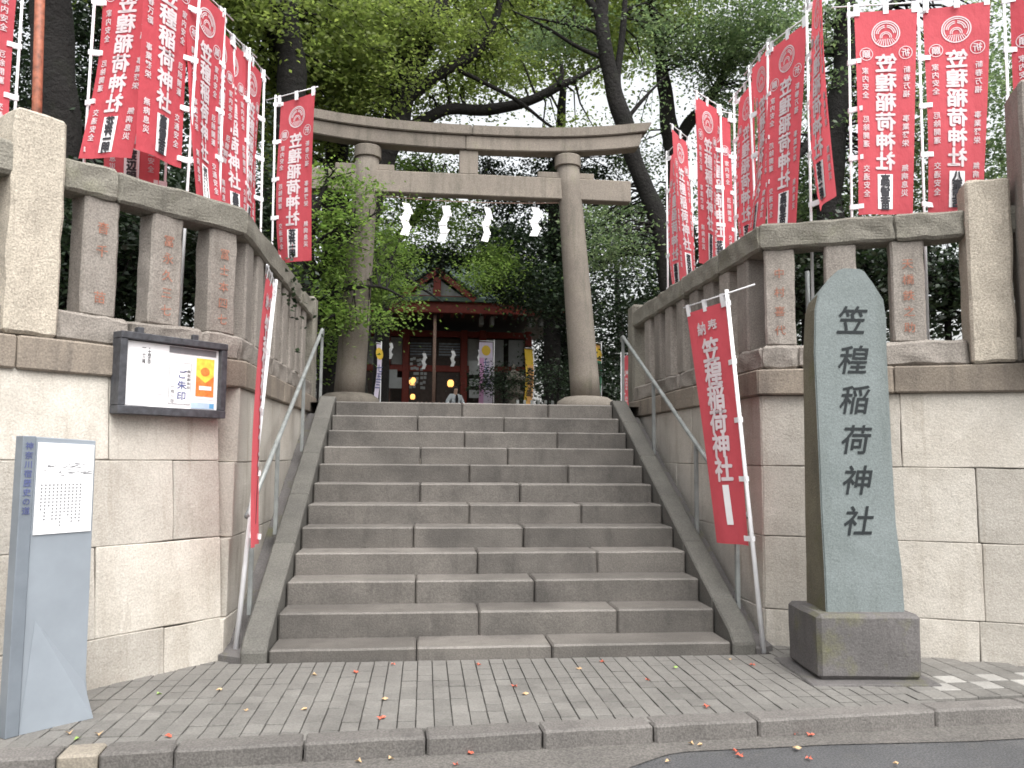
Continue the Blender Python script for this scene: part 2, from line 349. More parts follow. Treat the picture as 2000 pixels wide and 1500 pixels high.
uL, nL = Vector((-0.669, -0.743, 0)), Vector((0.743, -0.669, 0)); uR, nR = Vector((0.911, -0.413, 0)), Vector((-0.413, -0.911, 0))
# pavement bed under the pavers
pave = sheet('pavement', [(-9, kerb_y(-9)), (9, kerb_y(9)), (9, 3.2), (-9, 3.2)], GZ - 0.018, 'joint')
KL, KR = Vector((-2.0, 0.13, 0)), Vector((2.05, 0.29, 0))
def in_front(x, y, k, u, n): return (Vector((x, y, 0)) - k).dot(n)
pv = []
PWX, PWY = 0.1, 0.13
pvme = [box_me(PWX - 0.0045 - 0.0007 * i, PWY - 0.003, 0.05, 0.0022, amp=0.0006, seed=i) for i in range(4)]
for m_ in pvme: m_.materials.append(M['paver'])
for i in range(-48, 60):
    for j in range(-22, 9):
        x = i * PWX + 0.02; y = j * PWY - 0.075
        if y + 0.055 < kerb_y(x) or y + 0.1 > 0.12 and abs(x) < 1.95: continue
        if abs(x) < 1.72 and y > -0.05: continue
        if in_front(x, y, KL, uL, nL) < -0.05 and x < -1.9: continue
        if in_front(x, y, KR, uR, nR) < -0.05 and x > 1.9: continue
        if x < -1.95 and y > 0.3 or x > 2.0 and y > 0.2: continue
        if x > 2.47: continue
        pv.append((x, y))
pv.sort(key=lambda p: -1 / ((p[0] - CAM.x) ** 2 + (p[1] - CAM.y) ** 2) if -2.9 < p[0] < 2.6 else 1)
for k, (x, y) in enumerate(pv[:300]):
    put('paver', pvme[k % 4], None, pave, Matrix.Translation((x, y, GZ - 0.025 + random.uniform(-0.004, 0.003))) @ Matrix.Rotation(random.uniform(-0.012, 0.012), 4, 'X') @ Matrix.Rotation(random.uniform(-0.01, 0.01), 4, 'Z'))
Vs, Fs = [], []
for (x, y) in pv[300:]:
    a, b, z = PWX / 2 - 0.004, PWY / 2 - 0.002, GZ + random.uniform(-0.0025, 0.0025); o = len(Vs)
    Vs += [(x - a, y - b, z - 0.05), (x + a, y - b, z - 0.05), (x + a, y + b, z - 0.05), (x - a, y + b, z - 0.05), (x - a, y - b, z), (x + a, y - b, z), (x + a, y + b, z), (x - a, y + b, z)]
    Fs += [(o + 4, o + 5, o + 6, o + 7), (o, o + 1, o + 5, o + 4), (o + 1, o + 2, o + 6, o + 5), (o + 2, o + 3, o + 7, o + 6), (o + 3, o, o + 4, o + 7)]
tag(put('remaining_pavers', mesh_from(Vs, Fs), 'paver_far', pave), kind='stuff')
# paving right of the stone monument: grey slabs with white squares
for i in range(16):
    for j in range(6):
        x, y = 2.555 + i * 0.155, -1.08 + j * 0.155 + 0.068 * i * 0.155
        if in_front(x, y, KR, uR, nR) < 0.02: continue
        w = (i + j) % 2 == 0 and j in (1, 2)
        me = box_me(0.148, 0.148, 0.05, 0.004)
        put('paver', me, 'white_paver' if w else 'paver', pave, Matrix.Translation((x, y, GZ - 0.025)))

kerb = empty('kerb', (0, -1.5, 0)); kerb['kind'] = 'structure'
kd = Vector((1, 0.068, 0)).normalized()
kj = [-4.6, -4.0, -3.4, -2.81, -2.33, -2.14, -1.80, -1.19, -0.58, 0.03, 0.64, 1.24, 2.33, 2.95, 3.55, 4.15, 4.75, 5.4]
for a, b in zip(kj[:-1], kj[1:]):
    lg = b - a - 0.007; mat = 'kerb_light' if abs(a + 2.33) < 0.01 else 'kerb'
    me = box_me(lg, 0.16, 0.30, 0.012, cuts=2, amp=0.006, seed=a * 3)
    c = Vector(((a + b) / 2, kerb_y((a + b) / 2) - 0.085, GZ - 0.142)); put('kerb_stone', me, mat, kerb, frame(c, kd, (0, 0, 1)))

# upper terrace of the shrine, at the head of the stairs
def line_pt(k, u, n, t, inset): return k + u * t - n * inset
ter = [(-60, 90), (60, 90), (60, -1.4)] + [tuple(line_pt(KR, uR, nR, 5.0, 0.34))[:2], (2.24, 0.62), (2.24, 3.86), (-2.2, 3.86), (-2.2, 0.72), tuple(line_pt(KL, uL, nL, 4.2, 0.40))[:2], (-60, -3.2)]
me = mesh_from([(p[0], p[1], TOPZ - 0.012) for p in ter], [tuple(range(len(ter)))]); o = put('terrace', me, 'earth'); o['kind'] = 'structure'
path = empty('stone_path', (0, 4.2, TOPZ)); path['kind'] = 'structure'
for j in range(26):
    for i in range(4):
        block('flagstone', -1.6 + i * 0.8 + 0.006, -0.8 + i * 0.8 - 0.006, 4.14 + j * 0.6, 4.72 + j * 0.6 + 0.01, TOPZ - 0.06, TOPZ + random.uniform(0, 0.004), 'landing', path, bev=0.005)

# ------------------------------------------------------------------ stairs
st = empty('stone_staircase', (0, 0, 0)); tag(st, 'wide flight of twelve worn grey stone steps between low side kerbs', 'staircase')
for k in range(1, 13):
    y0 = (k - 1) * TREAD; z1 = k * RISE
    s = WID / 3.0
    if k % 2 == 0: js = [-HW, -HW + 0.45 * WID + 0.02 * math.sin(k * 5), HW - 0.23 * WID + 0.03 * math.sin(k * 3), HW]
    else: js = [-HW, -HW + 0.30 * WID + 0.03 * math.sin(k), -HW + 0.59 * WID + 0.03 * math.sin(k * 2), HW]
    for a, b in zip(js[:-1], js[1:]):
        me = box_me(b - a - 0.008, TREAD + 0.05, RISE + 0.05, 0.013, cuts=3, amp=0.0035, seed=k * 2.3 + a)
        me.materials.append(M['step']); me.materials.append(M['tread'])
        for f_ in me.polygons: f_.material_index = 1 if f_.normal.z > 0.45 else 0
        put('step_stone', me, None, st, Matrix.Translation(((a + b) / 2, y0 + TREAD / 2 + 0.025, z1 - RISE / 2 - 0.025 + random.uniform(-0.002, 0.002))))
def side_kerb(sx):
    x0, x1 = sx * (HW + 0.006), sx * (HW + 0.185); js = [-0.02, 0.42, 1.12, 1.83, 2.56, 3.30, 3.98]
    for a, b in zip(js[:-1], js[1:]):
        za, zb = 0.215 + 0.5225 * a, 0.215 + 0.5225 * (b - 0.006); d = 0.42
        if b > 3.9: zb = za = 0; 
        pr = [(a, 0.215 + 0.5225 * a), (b - 0.006, min(2.215, 0.215 + 0.5225 * (b - 0.006))), (b - 0.006, 0.215 + 0.5225 * b - d), (a, 0.215 + 0.5225 * a - d)]
        if b > 3.9: pr = [(a, 0.215 + 0.5225 * a), (3.84, 2.22), (b - 0.006, 2.22), (b - 0.006, 1.7), (a, 0.215 + 0.5225 * a - d)]
        if a < 0: pr = [(a, 0.05), (a, 0.17), (0.06, 0.25), (b - 0.006, 0.215 + 0.5225 * b), (b - 0.006, 0.0)]
        bm = bmesh.new(); n = len(pr)
        A = [bm.verts.new((x0, y, z)) for y, z in pr]; B = [bm.verts.new((x1, y, z)) for y, z in pr]
        bm.faces.new(A); bm.faces.new(B[::-1])
        for i in range(n): bm.faces.new((A[i], B[i], B[(i + 1) % n], A[(i + 1) % n]))
        bmesh.ops.bevel(bm, geom=bm.edges[:], offset=0.012, segments=1, affect='EDGES')
        bmesh.ops.subdivide_edges(bm, edges=[e for e in bm.edges if e.calc_length() > 0.1], cuts=2, use_grid_fill=True)
        c = Vector(((x0 + x1) / 2, (a + b) / 2, 0.2 + 0.5 * (a + b) / 2)); bmesh.ops.translate(bm, vec=-c, verts=bm.verts); rough_bm(bm, 0, 0.004, 6, a * 4 + sx)
        put('side_kerb', bm_mesh(bm, 'side_kerb'), 'sidekerb', st, Matrix.Translation(c))
    # sloping dark concrete bed between kerb and wall
    xa, xb = sx * (HW + 0.186), sx * 2.02
    V = []; F = []
    for x in (xa, xb): V += [(x, -0.01 + (0.0 if x == xa else 0.10), 0.0), (x, -0.01 + (0.0 if x == xa else 0.10), 0.13), (x, 0.35, 0.16), (x, 3.9, 2.02), (x, 3.9, 0)]
    F = [(0, 1, 2, 3, 4), (5, 9, 8, 7, 6)] + [(i, i + 5, (i + 1) % 5 + 5, (i + 1) % 5) for i in range(5)]
    put('side_bed', mesh_from(V, F), 'plinth', st)
side_kerb(-1); side_kerb(1)

def handrail(sx, label):
    x = sx * 1.885; h = empty('steel_handrail', (x, 1.4, 0.9)); tag(h, label, 'handrail')
    ln = lambda y: 1.32 + (y - 0.7) * 0.506
    ys = [0.22, 1.2, 2.2, 3.2, 4.14]
    tube('rail', [(x, y, ln(y)) for y in ys] + [(x, 4.20, ln(4.14) + 0.0), (x, 4.215, ln(4.14) - 0.06)], 0.021, 'steel', h, 10)
    for y in (0.42, 1.38, 2.77, 4.15):
        zb = 0.18 + 0.52 * y - 0.06 if y < 4 else 2.15
        block('post', x - 0.016, x + 0.016, y - 0.02, y + 0.02, zb, ln(y) - 0.018, 'steel', h, bev=0.003)
handrail(-1, 'thin grey steel handrail beside the left side wall of the steps')
handrail(1, 'thin grey steel handrail beside the right side wall of the steps')

# ------------------------------------------------------------------ retaining walls
def offset_path(pts, d, side):
    "offset a 2-D polyline by d to its left (side=1) or right (-1), mitred"
    P = [Vector((p[0], p[1])) for p in pts]; out = []
    nrm = []
    for a, b in zip(P[:-1], P[1:]):
        t = (b - a).normalized(); nrm.append(Vector((-t.y, t.x)) * side)
    for i, p in enumerate(P):
        if i == 0: out.append(p + nrm[0] * d)
        elif i == len(P) - 1: out.append(p + nrm[-1] * d)
        else:
            m_ = (nrm[i - 1] + nrm[i]).normalized(); out.append(p + m_ * (d / max(0.3, m_.dot(nrm[i]))))
    return out
def course(name, pts, side, o_out, o_in, z0, z1, mat, parent, lens, gap=0.006, **kw):
    "stones following a two-legged path: pts = [far end of front, corner, back end]; lens = joint positions per leg, as fractions"
    A = offset_path(pts, o_out, side); B = offset_path(pts, -o_in, side)
    for leg in (0, 1):
        js = lens[leg]
        for s0, s1 in zip(js[:-1], js[1:]):
            L0 = (A[leg + 1] - A[leg]).length; g = gap / L0 / 2
            t0 = s0 + (g if s0 > 0 else 0); t1 = s1 - (g if s1 < 1 else 0)
            q = [A[leg].lerp(A[leg + 1], t0), A[leg].lerp(A[leg + 1], t1), B[leg].lerp(B[leg + 1], t1), B[leg].lerp(B[leg + 1], t0)]
            kw2 = dict(kw); kw2['seed'] = s0 * 7 + leg * 3 + z0
            prism(name, q, z0, z1, mat, parent, **kw2)
COURSES = [(-0.05, 0.365), (0.365, 0.925), (0.925, 1.47), (1.47, 2.03)]
BAT = math.radians(5.5)
def fracs(L_, js): return [0.0] + [j / L_ for j in js] + [1.0]

def front_wall(parent, K, u, n, L_, joints, batter, ins=0.30):
    v = Vector((0, 0, 1)) * math.cos(batter) - n * math.sin(batter)
    for (z0, z1), js in zip(COURSES, joints):
        e = [0.0] + js + [L_]
        for a, b in zip(e[:-1], e[1:]):
            hgt = (z1 - z0) / math.cos(batter)
            corner_shift = 0.0
            me = box_me(b - a - 0.004, ins, hgt - 0.004, 0.006, cuts=3, amp=0.007, seed=a * 5 + z0 * 3, scale=4)
            zc = (z0 + z1) / 2; back = math.tan(batter) * (zc - 0.15)
            c = K + u * ((a + b) / 2) - n * back - n * (ins / 2) * math.cos(batter) ; c.z = zc - math.sin(batter) * 0
            put('stone_block', me, 'wall', parent, frame(c, u, v))
    # mortar core behind the blocks
    me = box_me(L_ - 0.05, 0.12, 2.0, 0); c = K + u * (L_ / 2 + 0.0) - n * (0.14 + math.tan(batter) * 0.85); c.z = 1.0
    put('mortar_core', me, 'mortar', parent, frame(c, u, v))

# left wall
wl = empty('stone_retaining_wall', (-2.6, -0.4, 0)); tag(wl, 'pale stone block retaining wall behind the notice board, leaning back slightly', 'wall')
LL = 4.2
# joints measured from the corner; the front wall's top recedes, so its corner slides along the side wall
front_wall(wl, Vector((-2.0, 0.13, 0)), uL, nL, LL, [[0.44, 1.15, 1.9, 2.7, 3.4], [0.90, 1.75, 2.55, 3.4], [0.365, 1.25, 2.1, 2.9], [0.815, 1.6, 2.4, 3.3]], BAT)
for (z0, z1), js in zip(COURSES, ([1.0, 2.3], [0.5, 1.6, 2.9], [1.0, 2.2, 3.3], [0.45, 1.7, 2.9])):
    y0 = 0.13 + math.tan(BAT) / 0.669 * ((z0 + z1) / 2 - 0.15)
    e = [y0] + [y0 + j for j in js] + [4.36]
    for a, b in zip(e[:-1], e[1:]):
        me = box_me(0.3, b - a - 0.007, z1 - z0 - 0.004, 0.006, cuts=2, amp=0.006, seed=a + z0)
        put('stone_block', me, 'wall', wl, Matrix.Translation((-2.0 - 0.15, (a + b) / 2, (z0 + z1) / 2)))
block('mortar_core', -2.26, -2.03, 0.6, 4.3, 0, 2.0, 'mortar', wl, bev=0)
PL = [tuple(Vector((-2.0, 0.40, 0)) + uL * LL)[:2], (-2.0, 0.40), (-2.0, 4.40)]
LS = 4.0
course('cap_stone', PL, -1, 0.035, 0.34, 2.03, 2.235, 'cap', wl, [fracs(LL, [0.8, 1.7, 2.6, 3.37]), fracs(LS, [0.75, 1.7, 2.75])], bev=0.012, cuts=3, amp=0.006)

# right wall
wr = empty('stone_retaining_wall', (2.8, 0.0, 0)); tag(wr, 'pale stone block retaining wall behind the blue green stone monument', 'wall')
LR = 5.0
front_wall(wr, KR.copy(), uR, nR, LR, [[0.55, 1.48, 2.3, 3.4], [0.9, 1.52, 2.5, 3.6], [0.62, 1.50, 2.4, 3.4], [1.01, 2.05, 3.1]], math.radians(0.4))
for (z0, z1), js in zip(COURSES, ([1.0, 2.3], [0.5, 1.6, 2.9], [1.0, 2.2, 3.3], [0.45, 1.7, 2.9])):
    e = [0.30] + [0.30 + j for j in js] + [4.36]
    for a, b in zip(e[:-1], e[1:]):
        me = box_me(0.3, b - a - 0.007, z1 - z0 - 0.004, 0.006, cuts=2, amp=0.006, seed=a + z0 + 5)
        put('stone_block', me, 'wall', wr, Matrix.Translation((2.05 + 0.15, (a + b) / 2, (z0 + z1) / 2)))
block('mortar_core', 2.08, 2.3, 0.5, 4.3, 0, 2.0, 'mortar', wr, bev=0)
PR = [tuple(Vector((2.05, 0.29, 0)) + uR * LR)[:2], (2.05, 0.29), (2.05, 4.40)]
course('cap_stone', PR, 1, 0.035, 0.34, 2.03, 2.235, 'cap', wr, [fracs(LR, [LR - 3.0, LR - 1.95, LR - 0.98]), fracs(LS, [0.55, 1.5, 2.6])], bev=0.012, cuts=3, amp=0.006)

# ------------------------------------------------------------------ balustrades (stone fences on the walls)
def letters_on(parent, text, Mw, size, pitch, ztop, mat='redpaint', bold=0.004, y=0.0, name='carved_lettering', x=0.0):
    V, F = raise2(column(text, x, ztop, size, pitch, bold), y)
    return put(name, mesh_from(V, F), mat, parent, Mw)
def balustrade(parent, pts, side, L_front, jf, js, posts_front, posts_side, sign, txts):
    course('sill_stone', pts, side, -0.015, 0.27, 2.240, 2.43, 'post', parent, jf[0], bev=0.022, cuts=5, amp=0.022, scale=8)
    course('rail_stone', pts, side, -0.005, 0.24, 3.215, 3.425, 'rail', parent, js[0], bev=0.02, cuts=6, amp=0.018, scale=9)
    K = Vector((pts[1][0], pts[1][1], 0)); u = (Vector((pts[0][0], pts[0][1], 0)) - K).normalized()
    n = Vector((u.y, -u.x, 0)) if sign > 0 else Vector((-u.y, u.x, 0))
    if n.dot(Vector((0, -1, 0))) < 0: n = -n
    for i, t in enumerate(posts_front):
        me = box_me(0.235, 0.19, 0.80, 0.016, cuts=5, amp=0.010, seed=t * 9, scale=9)
        c = K + u * t - n * 0.135; c.z = 2.825
        xdir = -u if sign < 0 else u
        b = put('baluster', me, 'post', parent, frame(c, xdir, (random.uniform(-.008, .008), random.uniform(-.008, .008), 1)))
        if i < len(txts) and txts[i]:
            fc = K + u * t + n * (-0.135 + 0.095 + 0.010); fc.z = 2.825
            # letter plane: local x to the viewer's right, local -y outwards
            letters_on(b, txts[i], frame(fc, xdir, (0, 0, 1)), 0.085, 0.62 / max(4, len(txts[i])), 0.27)
    for y in posts_side:
        me = box_me(0.19, 0.235, 0.80, 0.016, cuts=3, amp=0.005, seed=y * 7 + sign, scale=6)
        put('baluster', me, 'post', parent, Matrix.Translation((pts[1][0] + (-0.135 if sign < 0 else 0.135), y, 2.825)))
    # end post at the head of the stairs
    e = Vector((pts[2][0] + (-0.12 if sign < 0 else 0.12), 4.42, 2.86))
    put('end_post', box_me(0.25, 0.26, 1.30, 0.03, cuts=4, amp=0.009, seed=sign), 'rail', parent, Matrix.Translation(e))
bl = empty('stone_balustrade', (-2.2, 0.5, 2.235)); tag(bl, 'lichened stone post fence on the wall left of the steps', 'stone fence')
balustrade(bl, PL, -1, LL, [[fracs(LL, [LL - 2.5, LL - 1.36, LL - 0.86, LL - 0.31]), fracs(LS, [0.5, 1.3, 2.1, 2.9])]], [[fracs(LL, [LL - 2.9, LL - 1.36, LL - 1.0]), fracs(LS, [1.7, 2.8])]],
           [0.165, 0.62, 1.09, 1.95, 2.4, 2.85], [0.75 + 0.43 * i for i in range(8)], -1, ['冨士本四七', '冨永久三七', '音千 苗'])
# big corner pillar at the end of the left fence
put('pillar', box_me(0.31, 0.30, 1.40, 0.02, cuts=8, amp=0.013, seed=3, scale=9), 'pillar', bl, frame(Vector((-2.0, 0.40, 0)) + uL * 1.52 - nL * 0.13 + Vector((0, 0, 2.94)), -uL, (-0.012, 0.012, 1)))
br = empty('stone_balustrade', (2.3, 0.5, 2.235)); tag(br, 'lichened stone post fence on the wall right of the steps', 'stone fence')
balustrade(br, PR, 1, LR, [[fracs(LR, [LR - 2.6, LR - 1.48, LR - 0.9, LR - 0.27]), fracs(LS, [0.5, 1.3, 2.1, 2.9])]], [[fracs(LR, [LR - 2.6, LR - 1.49, LR - 1.0]), fracs(LS, [0.9, 1.9, 2.9])]],
           [0.16, 0.62, 1.10, 2.1, 2.55, 3.0], [0.74 + 0.43 * i for i in range(8)], 1, ['中村喜代', '', '天橋鉄之助'])
put('pillar', box_me(0.30, 0.30, 1.38, 0.02, cuts=8, amp=0.013, seed=5, scale=9), 'pillar', br, frame(Vector((2.05, 0.29, 0)) + uR * 1.645 - nR * 0.11 + Vector((0, 0, 2.935)), uR, (0.008, 0.0, 1)))
put('tall_pillar', box_me(0.46, 0.42, 2.05, 0.025, cuts=8, amp=0.012, seed=8, scale=9), 'post', br, frame(Vector((2.05, 0.29, 0)) + uR * 2.06 + nR * 0.02 + Vector((0, 0, 3.26)), uR, (0, 0, 1)))

# ------------------------------------------------------------------ torii
to = empty('stone_torii', (0.02, 6.08, TOPZ)); tag(to, 'tall grey stone torii gate with a curved top beam at the head of the steps', 'torii gate')
TY = 6.08
for (bx, tx) in ((-1.72, -1.535), (1.79, 1.505)):
    V, F = lathe_geo([(0.34, 0), (0.43, 0.03), (0.455, 0.10), (0.43, 0.19), (0.33, 0.255), (0.24, 0.27)], 28)
    put('plinth_stone', mesh_from([v + Vector((0, 0, TOPZ)) - Vector((0, 0, 2.16)) for v in V], F, True), 'toriidark', to, Matrix.Translation((bx, TY, TOPZ)))
    pts = [Vector((bx, TY, 2.38)).lerp(Vector((tx, TY, 6.0)), i / 10) for i in range(11)]
    tube('pillar', pts, [0.225 - 0.052 * (i / 10) for i in range(11)], 'torii', to, 28)
    V, F = lathe_geo([(0.188, 0), (0.196, 0.002), (0.202, 0.008), (0.202, 0.013), (0.202, 0.157), (0.202, 0.162), (0.196, 0.170), (0.188, 0.172)], 28); put('capital_ring', mesh_from(V, F, True), 'torii', to, Matrix.Translation((tx, TY, 5.955)))
    for s in (-1, 1): block('wedge', tx + s * 0.30 - 0.17, tx + s * 0.30 + 0.10 if s > 0 else tx + s * 0.30 + 0.17, TY - 0.07, TY + 0.07, 5.765, 5.86, 'torii', to, bev=0.01)
block('tie_beam', -2.50, 2.475, TY - 0.105, TY + 0.105, 5.43, 5.76, 'torii', to, bev=0.012, cuts=3, amp=0.003)
block('centre_strut', -0.165, 0.12, TY - 0.09, TY + 0.09, 5.762, 6.13, 'torii', to, bev=0.01)
def beam(name, xa, xb, zlo, zhi, th, skew):
    n = 14; V, F = [], []
    up = lambda x: 0.20 * (abs(x - 0.02) / 2.75) ** 2.6
    for i in range(n + 1):
        t = i / n; x = xa + (xb - xa) * t
        e = 1 if i == n else (-1 if i == 0 else 0)
        if abs(xa) < 0.1 and i == 0: e = 0
        if abs(xb) < 0.1 and i == n: e = 0
        for (y, z, k) in ((-th, zlo, 0), (-th, zhi, 1), (th, zhi, 1), (th, zlo, 0)): V.append(Vector((x + e * skew * k, TY + y, z + up(x))))
    for i in range(n):
        for k in range(4): F.append((4 * i + k, 4 * i + (k + 1) % 4, 4 * i + 4 + (k + 1) % 4, 4 * i + 4 + k))
    F += [(3, 2, 1, 0), tuple(4 * n + k for k in range(4))]
    bm = bmesh.new(); me0 = mesh_from(V, F); bm.from_mesh(me0); bpy.data.meshes.remove(me0)
    c = Vector(((xa + xb) / 2, TY, (zlo + zhi) / 2)); bmesh.ops.translate(bm, vec=-c, verts=bm.verts)
    bmesh.ops.recalc_face_normals(bm, faces=bm.faces)
    bmesh.ops.bevel(bm, geom=[e for e in bm.edges if e.calc_face_angle(0) > 0.8], offset=0.012, segments=2, affect='EDGES')
    return put(name, bm_mesh(bm, name), 'torii', to, Matrix.Translation(c))
beam('lower_lintel', -2.58, -0.075, 6.132, 6.345, 0.13, 0.06); beam('lower_lintel', -0.07, 2.60, 6.132, 6.345, 0.13, 0.06)
beam('top_lintel', -2.70, 0.02, 6.348, 6.50, 0.17, 0.08); beam('top_lintel', 0.025, 2.72, 6.348, 6.50, 0.17, 0.08)

# paper streamers under the torii, on a thin straw rope
rp = tube('straw_rope', [(-1.55 + 3.06 * i / 12, TY - 0.02, 5.40 - 0.05 * math.sin(PI * i / 12)) for i in range(13)], 0.007, 'rope', None, 6)
tag(rp, 'thin straw rope strung between the torii pillars under the tie beam', 'rope')
def shide(loc, swing, lean, sc, label):
    e = empty('paper_streamer', loc, swing); tag(e, label, 'paper streamer', 'zigzag papers on the torii')
    V, F = [], []; xs = [0.0, 0.05, -0.03, 0.05, 0.0]; zs = [0, -0.11, -0.20, -0.31, -0.44]
    for b in range(4):
        x0 = xs[b]; w = 0.125; z0, z1 = -0.115 * b * sc, -(0.115 * b + 0.165) * sc; y = -0.006 * b
        o = len(V); sk = 0.065 * (1 if b % 2 == 0 else -1)
        p = [(x0 - w / 2, y + 0.0, z0), (x0 + w / 2, y, z0), (x0 + w / 2 + sk, y - 0.03, z1), (x0 - w / 2 + sk, y - 0.02, z1)]
        p = [(a + lean * -c * 0.5, d, c) for a, d, c in p]
        V += [Vector(q) for q in p] + [Vector((q[0], q[1] + 0.003, q[2])) for q in p]
        F += [(o, o + 1, o + 2, o + 3), (o + 7, o + 6, o + 5, o + 4)] + [(o + i, o + 4 + i, o + 4 + (i + 1) % 4, o + (i + 1) % 4) for i in range(4)]
    local('folded_paper', V, F, 'paper', e)
    tube_local('string', [(0, 0, 0.09), (0, 0, -0.02)], 0.004, 'paper', e, 5)
shide((-0.955, TY - 0.02, 5.30), 0.5, -0.1, 1.0, 'white zigzag paper under the torii beam, nearest its left pillar')
shide((-0.36, TY - 0.02, 5.28), -0.4, -0.15, 1.08, 'white zigzag paper under the torii beam, second from its left pillar')
shide((0.27, TY - 0.02, 5.28), 0.7, -0.28, 1.08, 'white zigzag paper under the torii beam, second from its right pillar')
shide((1.00, TY - 0.02, 5.31), 0.2, -0.1, 0.9, 'white zigzag paper under the torii beam, nearest its right pillar')

# ------------------------------------------------------------------ stone monument
mo = empty('stone_monument', (2.3, -0.5, GZ)); tag(mo, 'blue green stone stele carved with six characters on a dark mossy plinth', 'monument')
FLm = Vector((1.955, -0.766, 0)); dm = Vector((0.997, -0.077, 0)).normalized(); nm = Vector((dm.y, -dm.x, 0))
def mon(a, b, z): p = FLm + dm * a - nm * b; return Vector((p.x, p.y, z))
prism('foot_slab', [tuple(mon(-0.08, -0.09, 0))[:2], tuple(mon(0.76, -0.09, 0))[:2], tuple(mon(0.76, 0.62, 0))[:2], tuple(mon(-0.08, 0.62, 0))[:2]], GZ - 0.02, GZ + 0.012, 'plinth', mo, bev=0.008, cuts=2, amp=0.003)
me, c = prism_me([tuple(mon(0, 0, 0))[:2], tuple(mon(0.69, 0, 0))[:2], tuple(mon(0.69, 0.54, 0))[:2], tuple(mon(0, 0.54, 0))[:2]], GZ + 0.0145, 0.52, bev=0.025, cuts=6, amp=0.008, scale=5)
put('plinth', me, 'plinth', mo, Matrix.Translation(c))
# stele: front outline in (a, z), slightly irregular, with a chamfered head
outl = [(0.10, 0.50), (0.632, 0.50), (0.622, 0.80), (0.592, 1.10), (0.582, 1.5), (0.575, 1.9), (0.568, 2.25), (0.572, 2.5), (0.556, 2.63), (0.49, 2.74), (0.43, 2.825), (0.395, 2.842), (0.29, 2.845), (0.245, 2.83), (0.17, 2.76), (0.10, 2.66), (0.075, 2.55), (0.062, 2.25), (0.07, 1.9), (0.078, 1.5), (0.085, 1.1), (0.095, 0.8)]
bm = bmesh.new(); A = [bm.verts.new(mon(a, 0.10, z)) for a, z in outl]; B = []
for a, z in outl:
    f = min(1, max(0, (z - 0.5) / 2.2)); dpt = 0.46 - 0.17 * f - (0.08 if z > 2.7 else 0)
    B.append(bm.verts.new(mon(0.35 + (a - 0.35) * (0.97 if a < 0.35 else 0.95), dpt, z - (0.03 if z > 2.6 else 0))))
ff = bm.faces.new(A); bm.faces.new(B[::-1]); n_ = len(A)
for i in range(n_): bm.faces.new((A[i], B[i], B[(i + 1) % n_], A[(i + 1) % n_]))
c = mon(0.35, 0.25, 1.6); bmesh.ops.translate(bm, vec=-c, verts=bm.verts); bmesh.ops.recalc_face_normals(bm, faces=bm.faces)
for f in bm.faces: f.material_index = 0 if f.normal.dot(nm) > 0.8 else (2 if f.calc_center_median().z > 1.0 else 1)
bmesh.ops.bevel(bm, geom=[e for e in bm.edges if e.calc_face_angle(0) > 0.5], offset=0.008, segments=2, affect='EDGES')
me = bm_mesh(bm, 'stele'); me.materials.append(M['stele']); me.materials.append(M['steleside']); me.materials.append(M['stele'])
ste = put('stele', me, None, mo, Matrix.Translation(c))
V, F = raise2(column('笠䅣稲荷神社', 0.0, 2.615, 0.208, 0.272, 0.010, sx=1.0, shear=0.2), 0)
V = [v + Vector((0.02 * (1.8 - v.z) * 0.3, 0, 0)) for v in V]
put('carved_lettering', mesh_from(V, F), 'slate_text', ste, frame(mon(0.335, 0.0965, 0), dm, (0, 0, 1)))

# ------------------------------------------------------------------ information panel, left foreground
sg = empty('information_panel', (-2.5, -1.25, GZ)); tag(sg, 'pale blue grey metal information panel with a white plate on the pavement', 'sign')
SL = Vector((-2.63, -1.36, 0)); sdv = Vector((0.617, 0.787, 0)); snv = Vector((0.787, -0.617, 0))
def sp(a, b, z): p = SL + sdv * a - snv * b; return Vector((p.x, p.y, z))
def slab(name, pts, th, mat, parent, front=0.0, bev=0.003):
    "front outline (a,z) on the panel plane, thickness th behind it"
    bm = bmesh.new(); A = [bm.verts.new(sp(a, front, z)) for a, z in pts]; B = [bm.verts.new(sp(a, front + th, z)) for a, z in pts]
    bm.faces.new(A); bm.faces.new(B[::-1]); k = len(A)
    for i in range(k): bm.faces.new((A[i], B[i], B[(i + 1) % k], A[(i + 1) % k]))
    c = sp(0.1, 0, 0.8); bmesh.ops.translate(bm, vec=-c, verts=bm.verts)
    bmesh.ops.recalc_face_normals(bm, faces=bm.faces); bmesh.ops.bevel(bm, geom=bm.edges[:], offset=bev, segments=1, affect='EDGES')
    return put(name, bm_mesh(bm, name), mat, parent, Matrix.Translation(c))
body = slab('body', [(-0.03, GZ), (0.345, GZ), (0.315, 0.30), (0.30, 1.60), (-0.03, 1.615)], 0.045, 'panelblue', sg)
slab('side_band', [(-0.10, GZ), (-0.034, GZ), (-0.034, 1.618), (-0.10, 1.618)], 0.075, 'panelside', sg, front=-0.012)
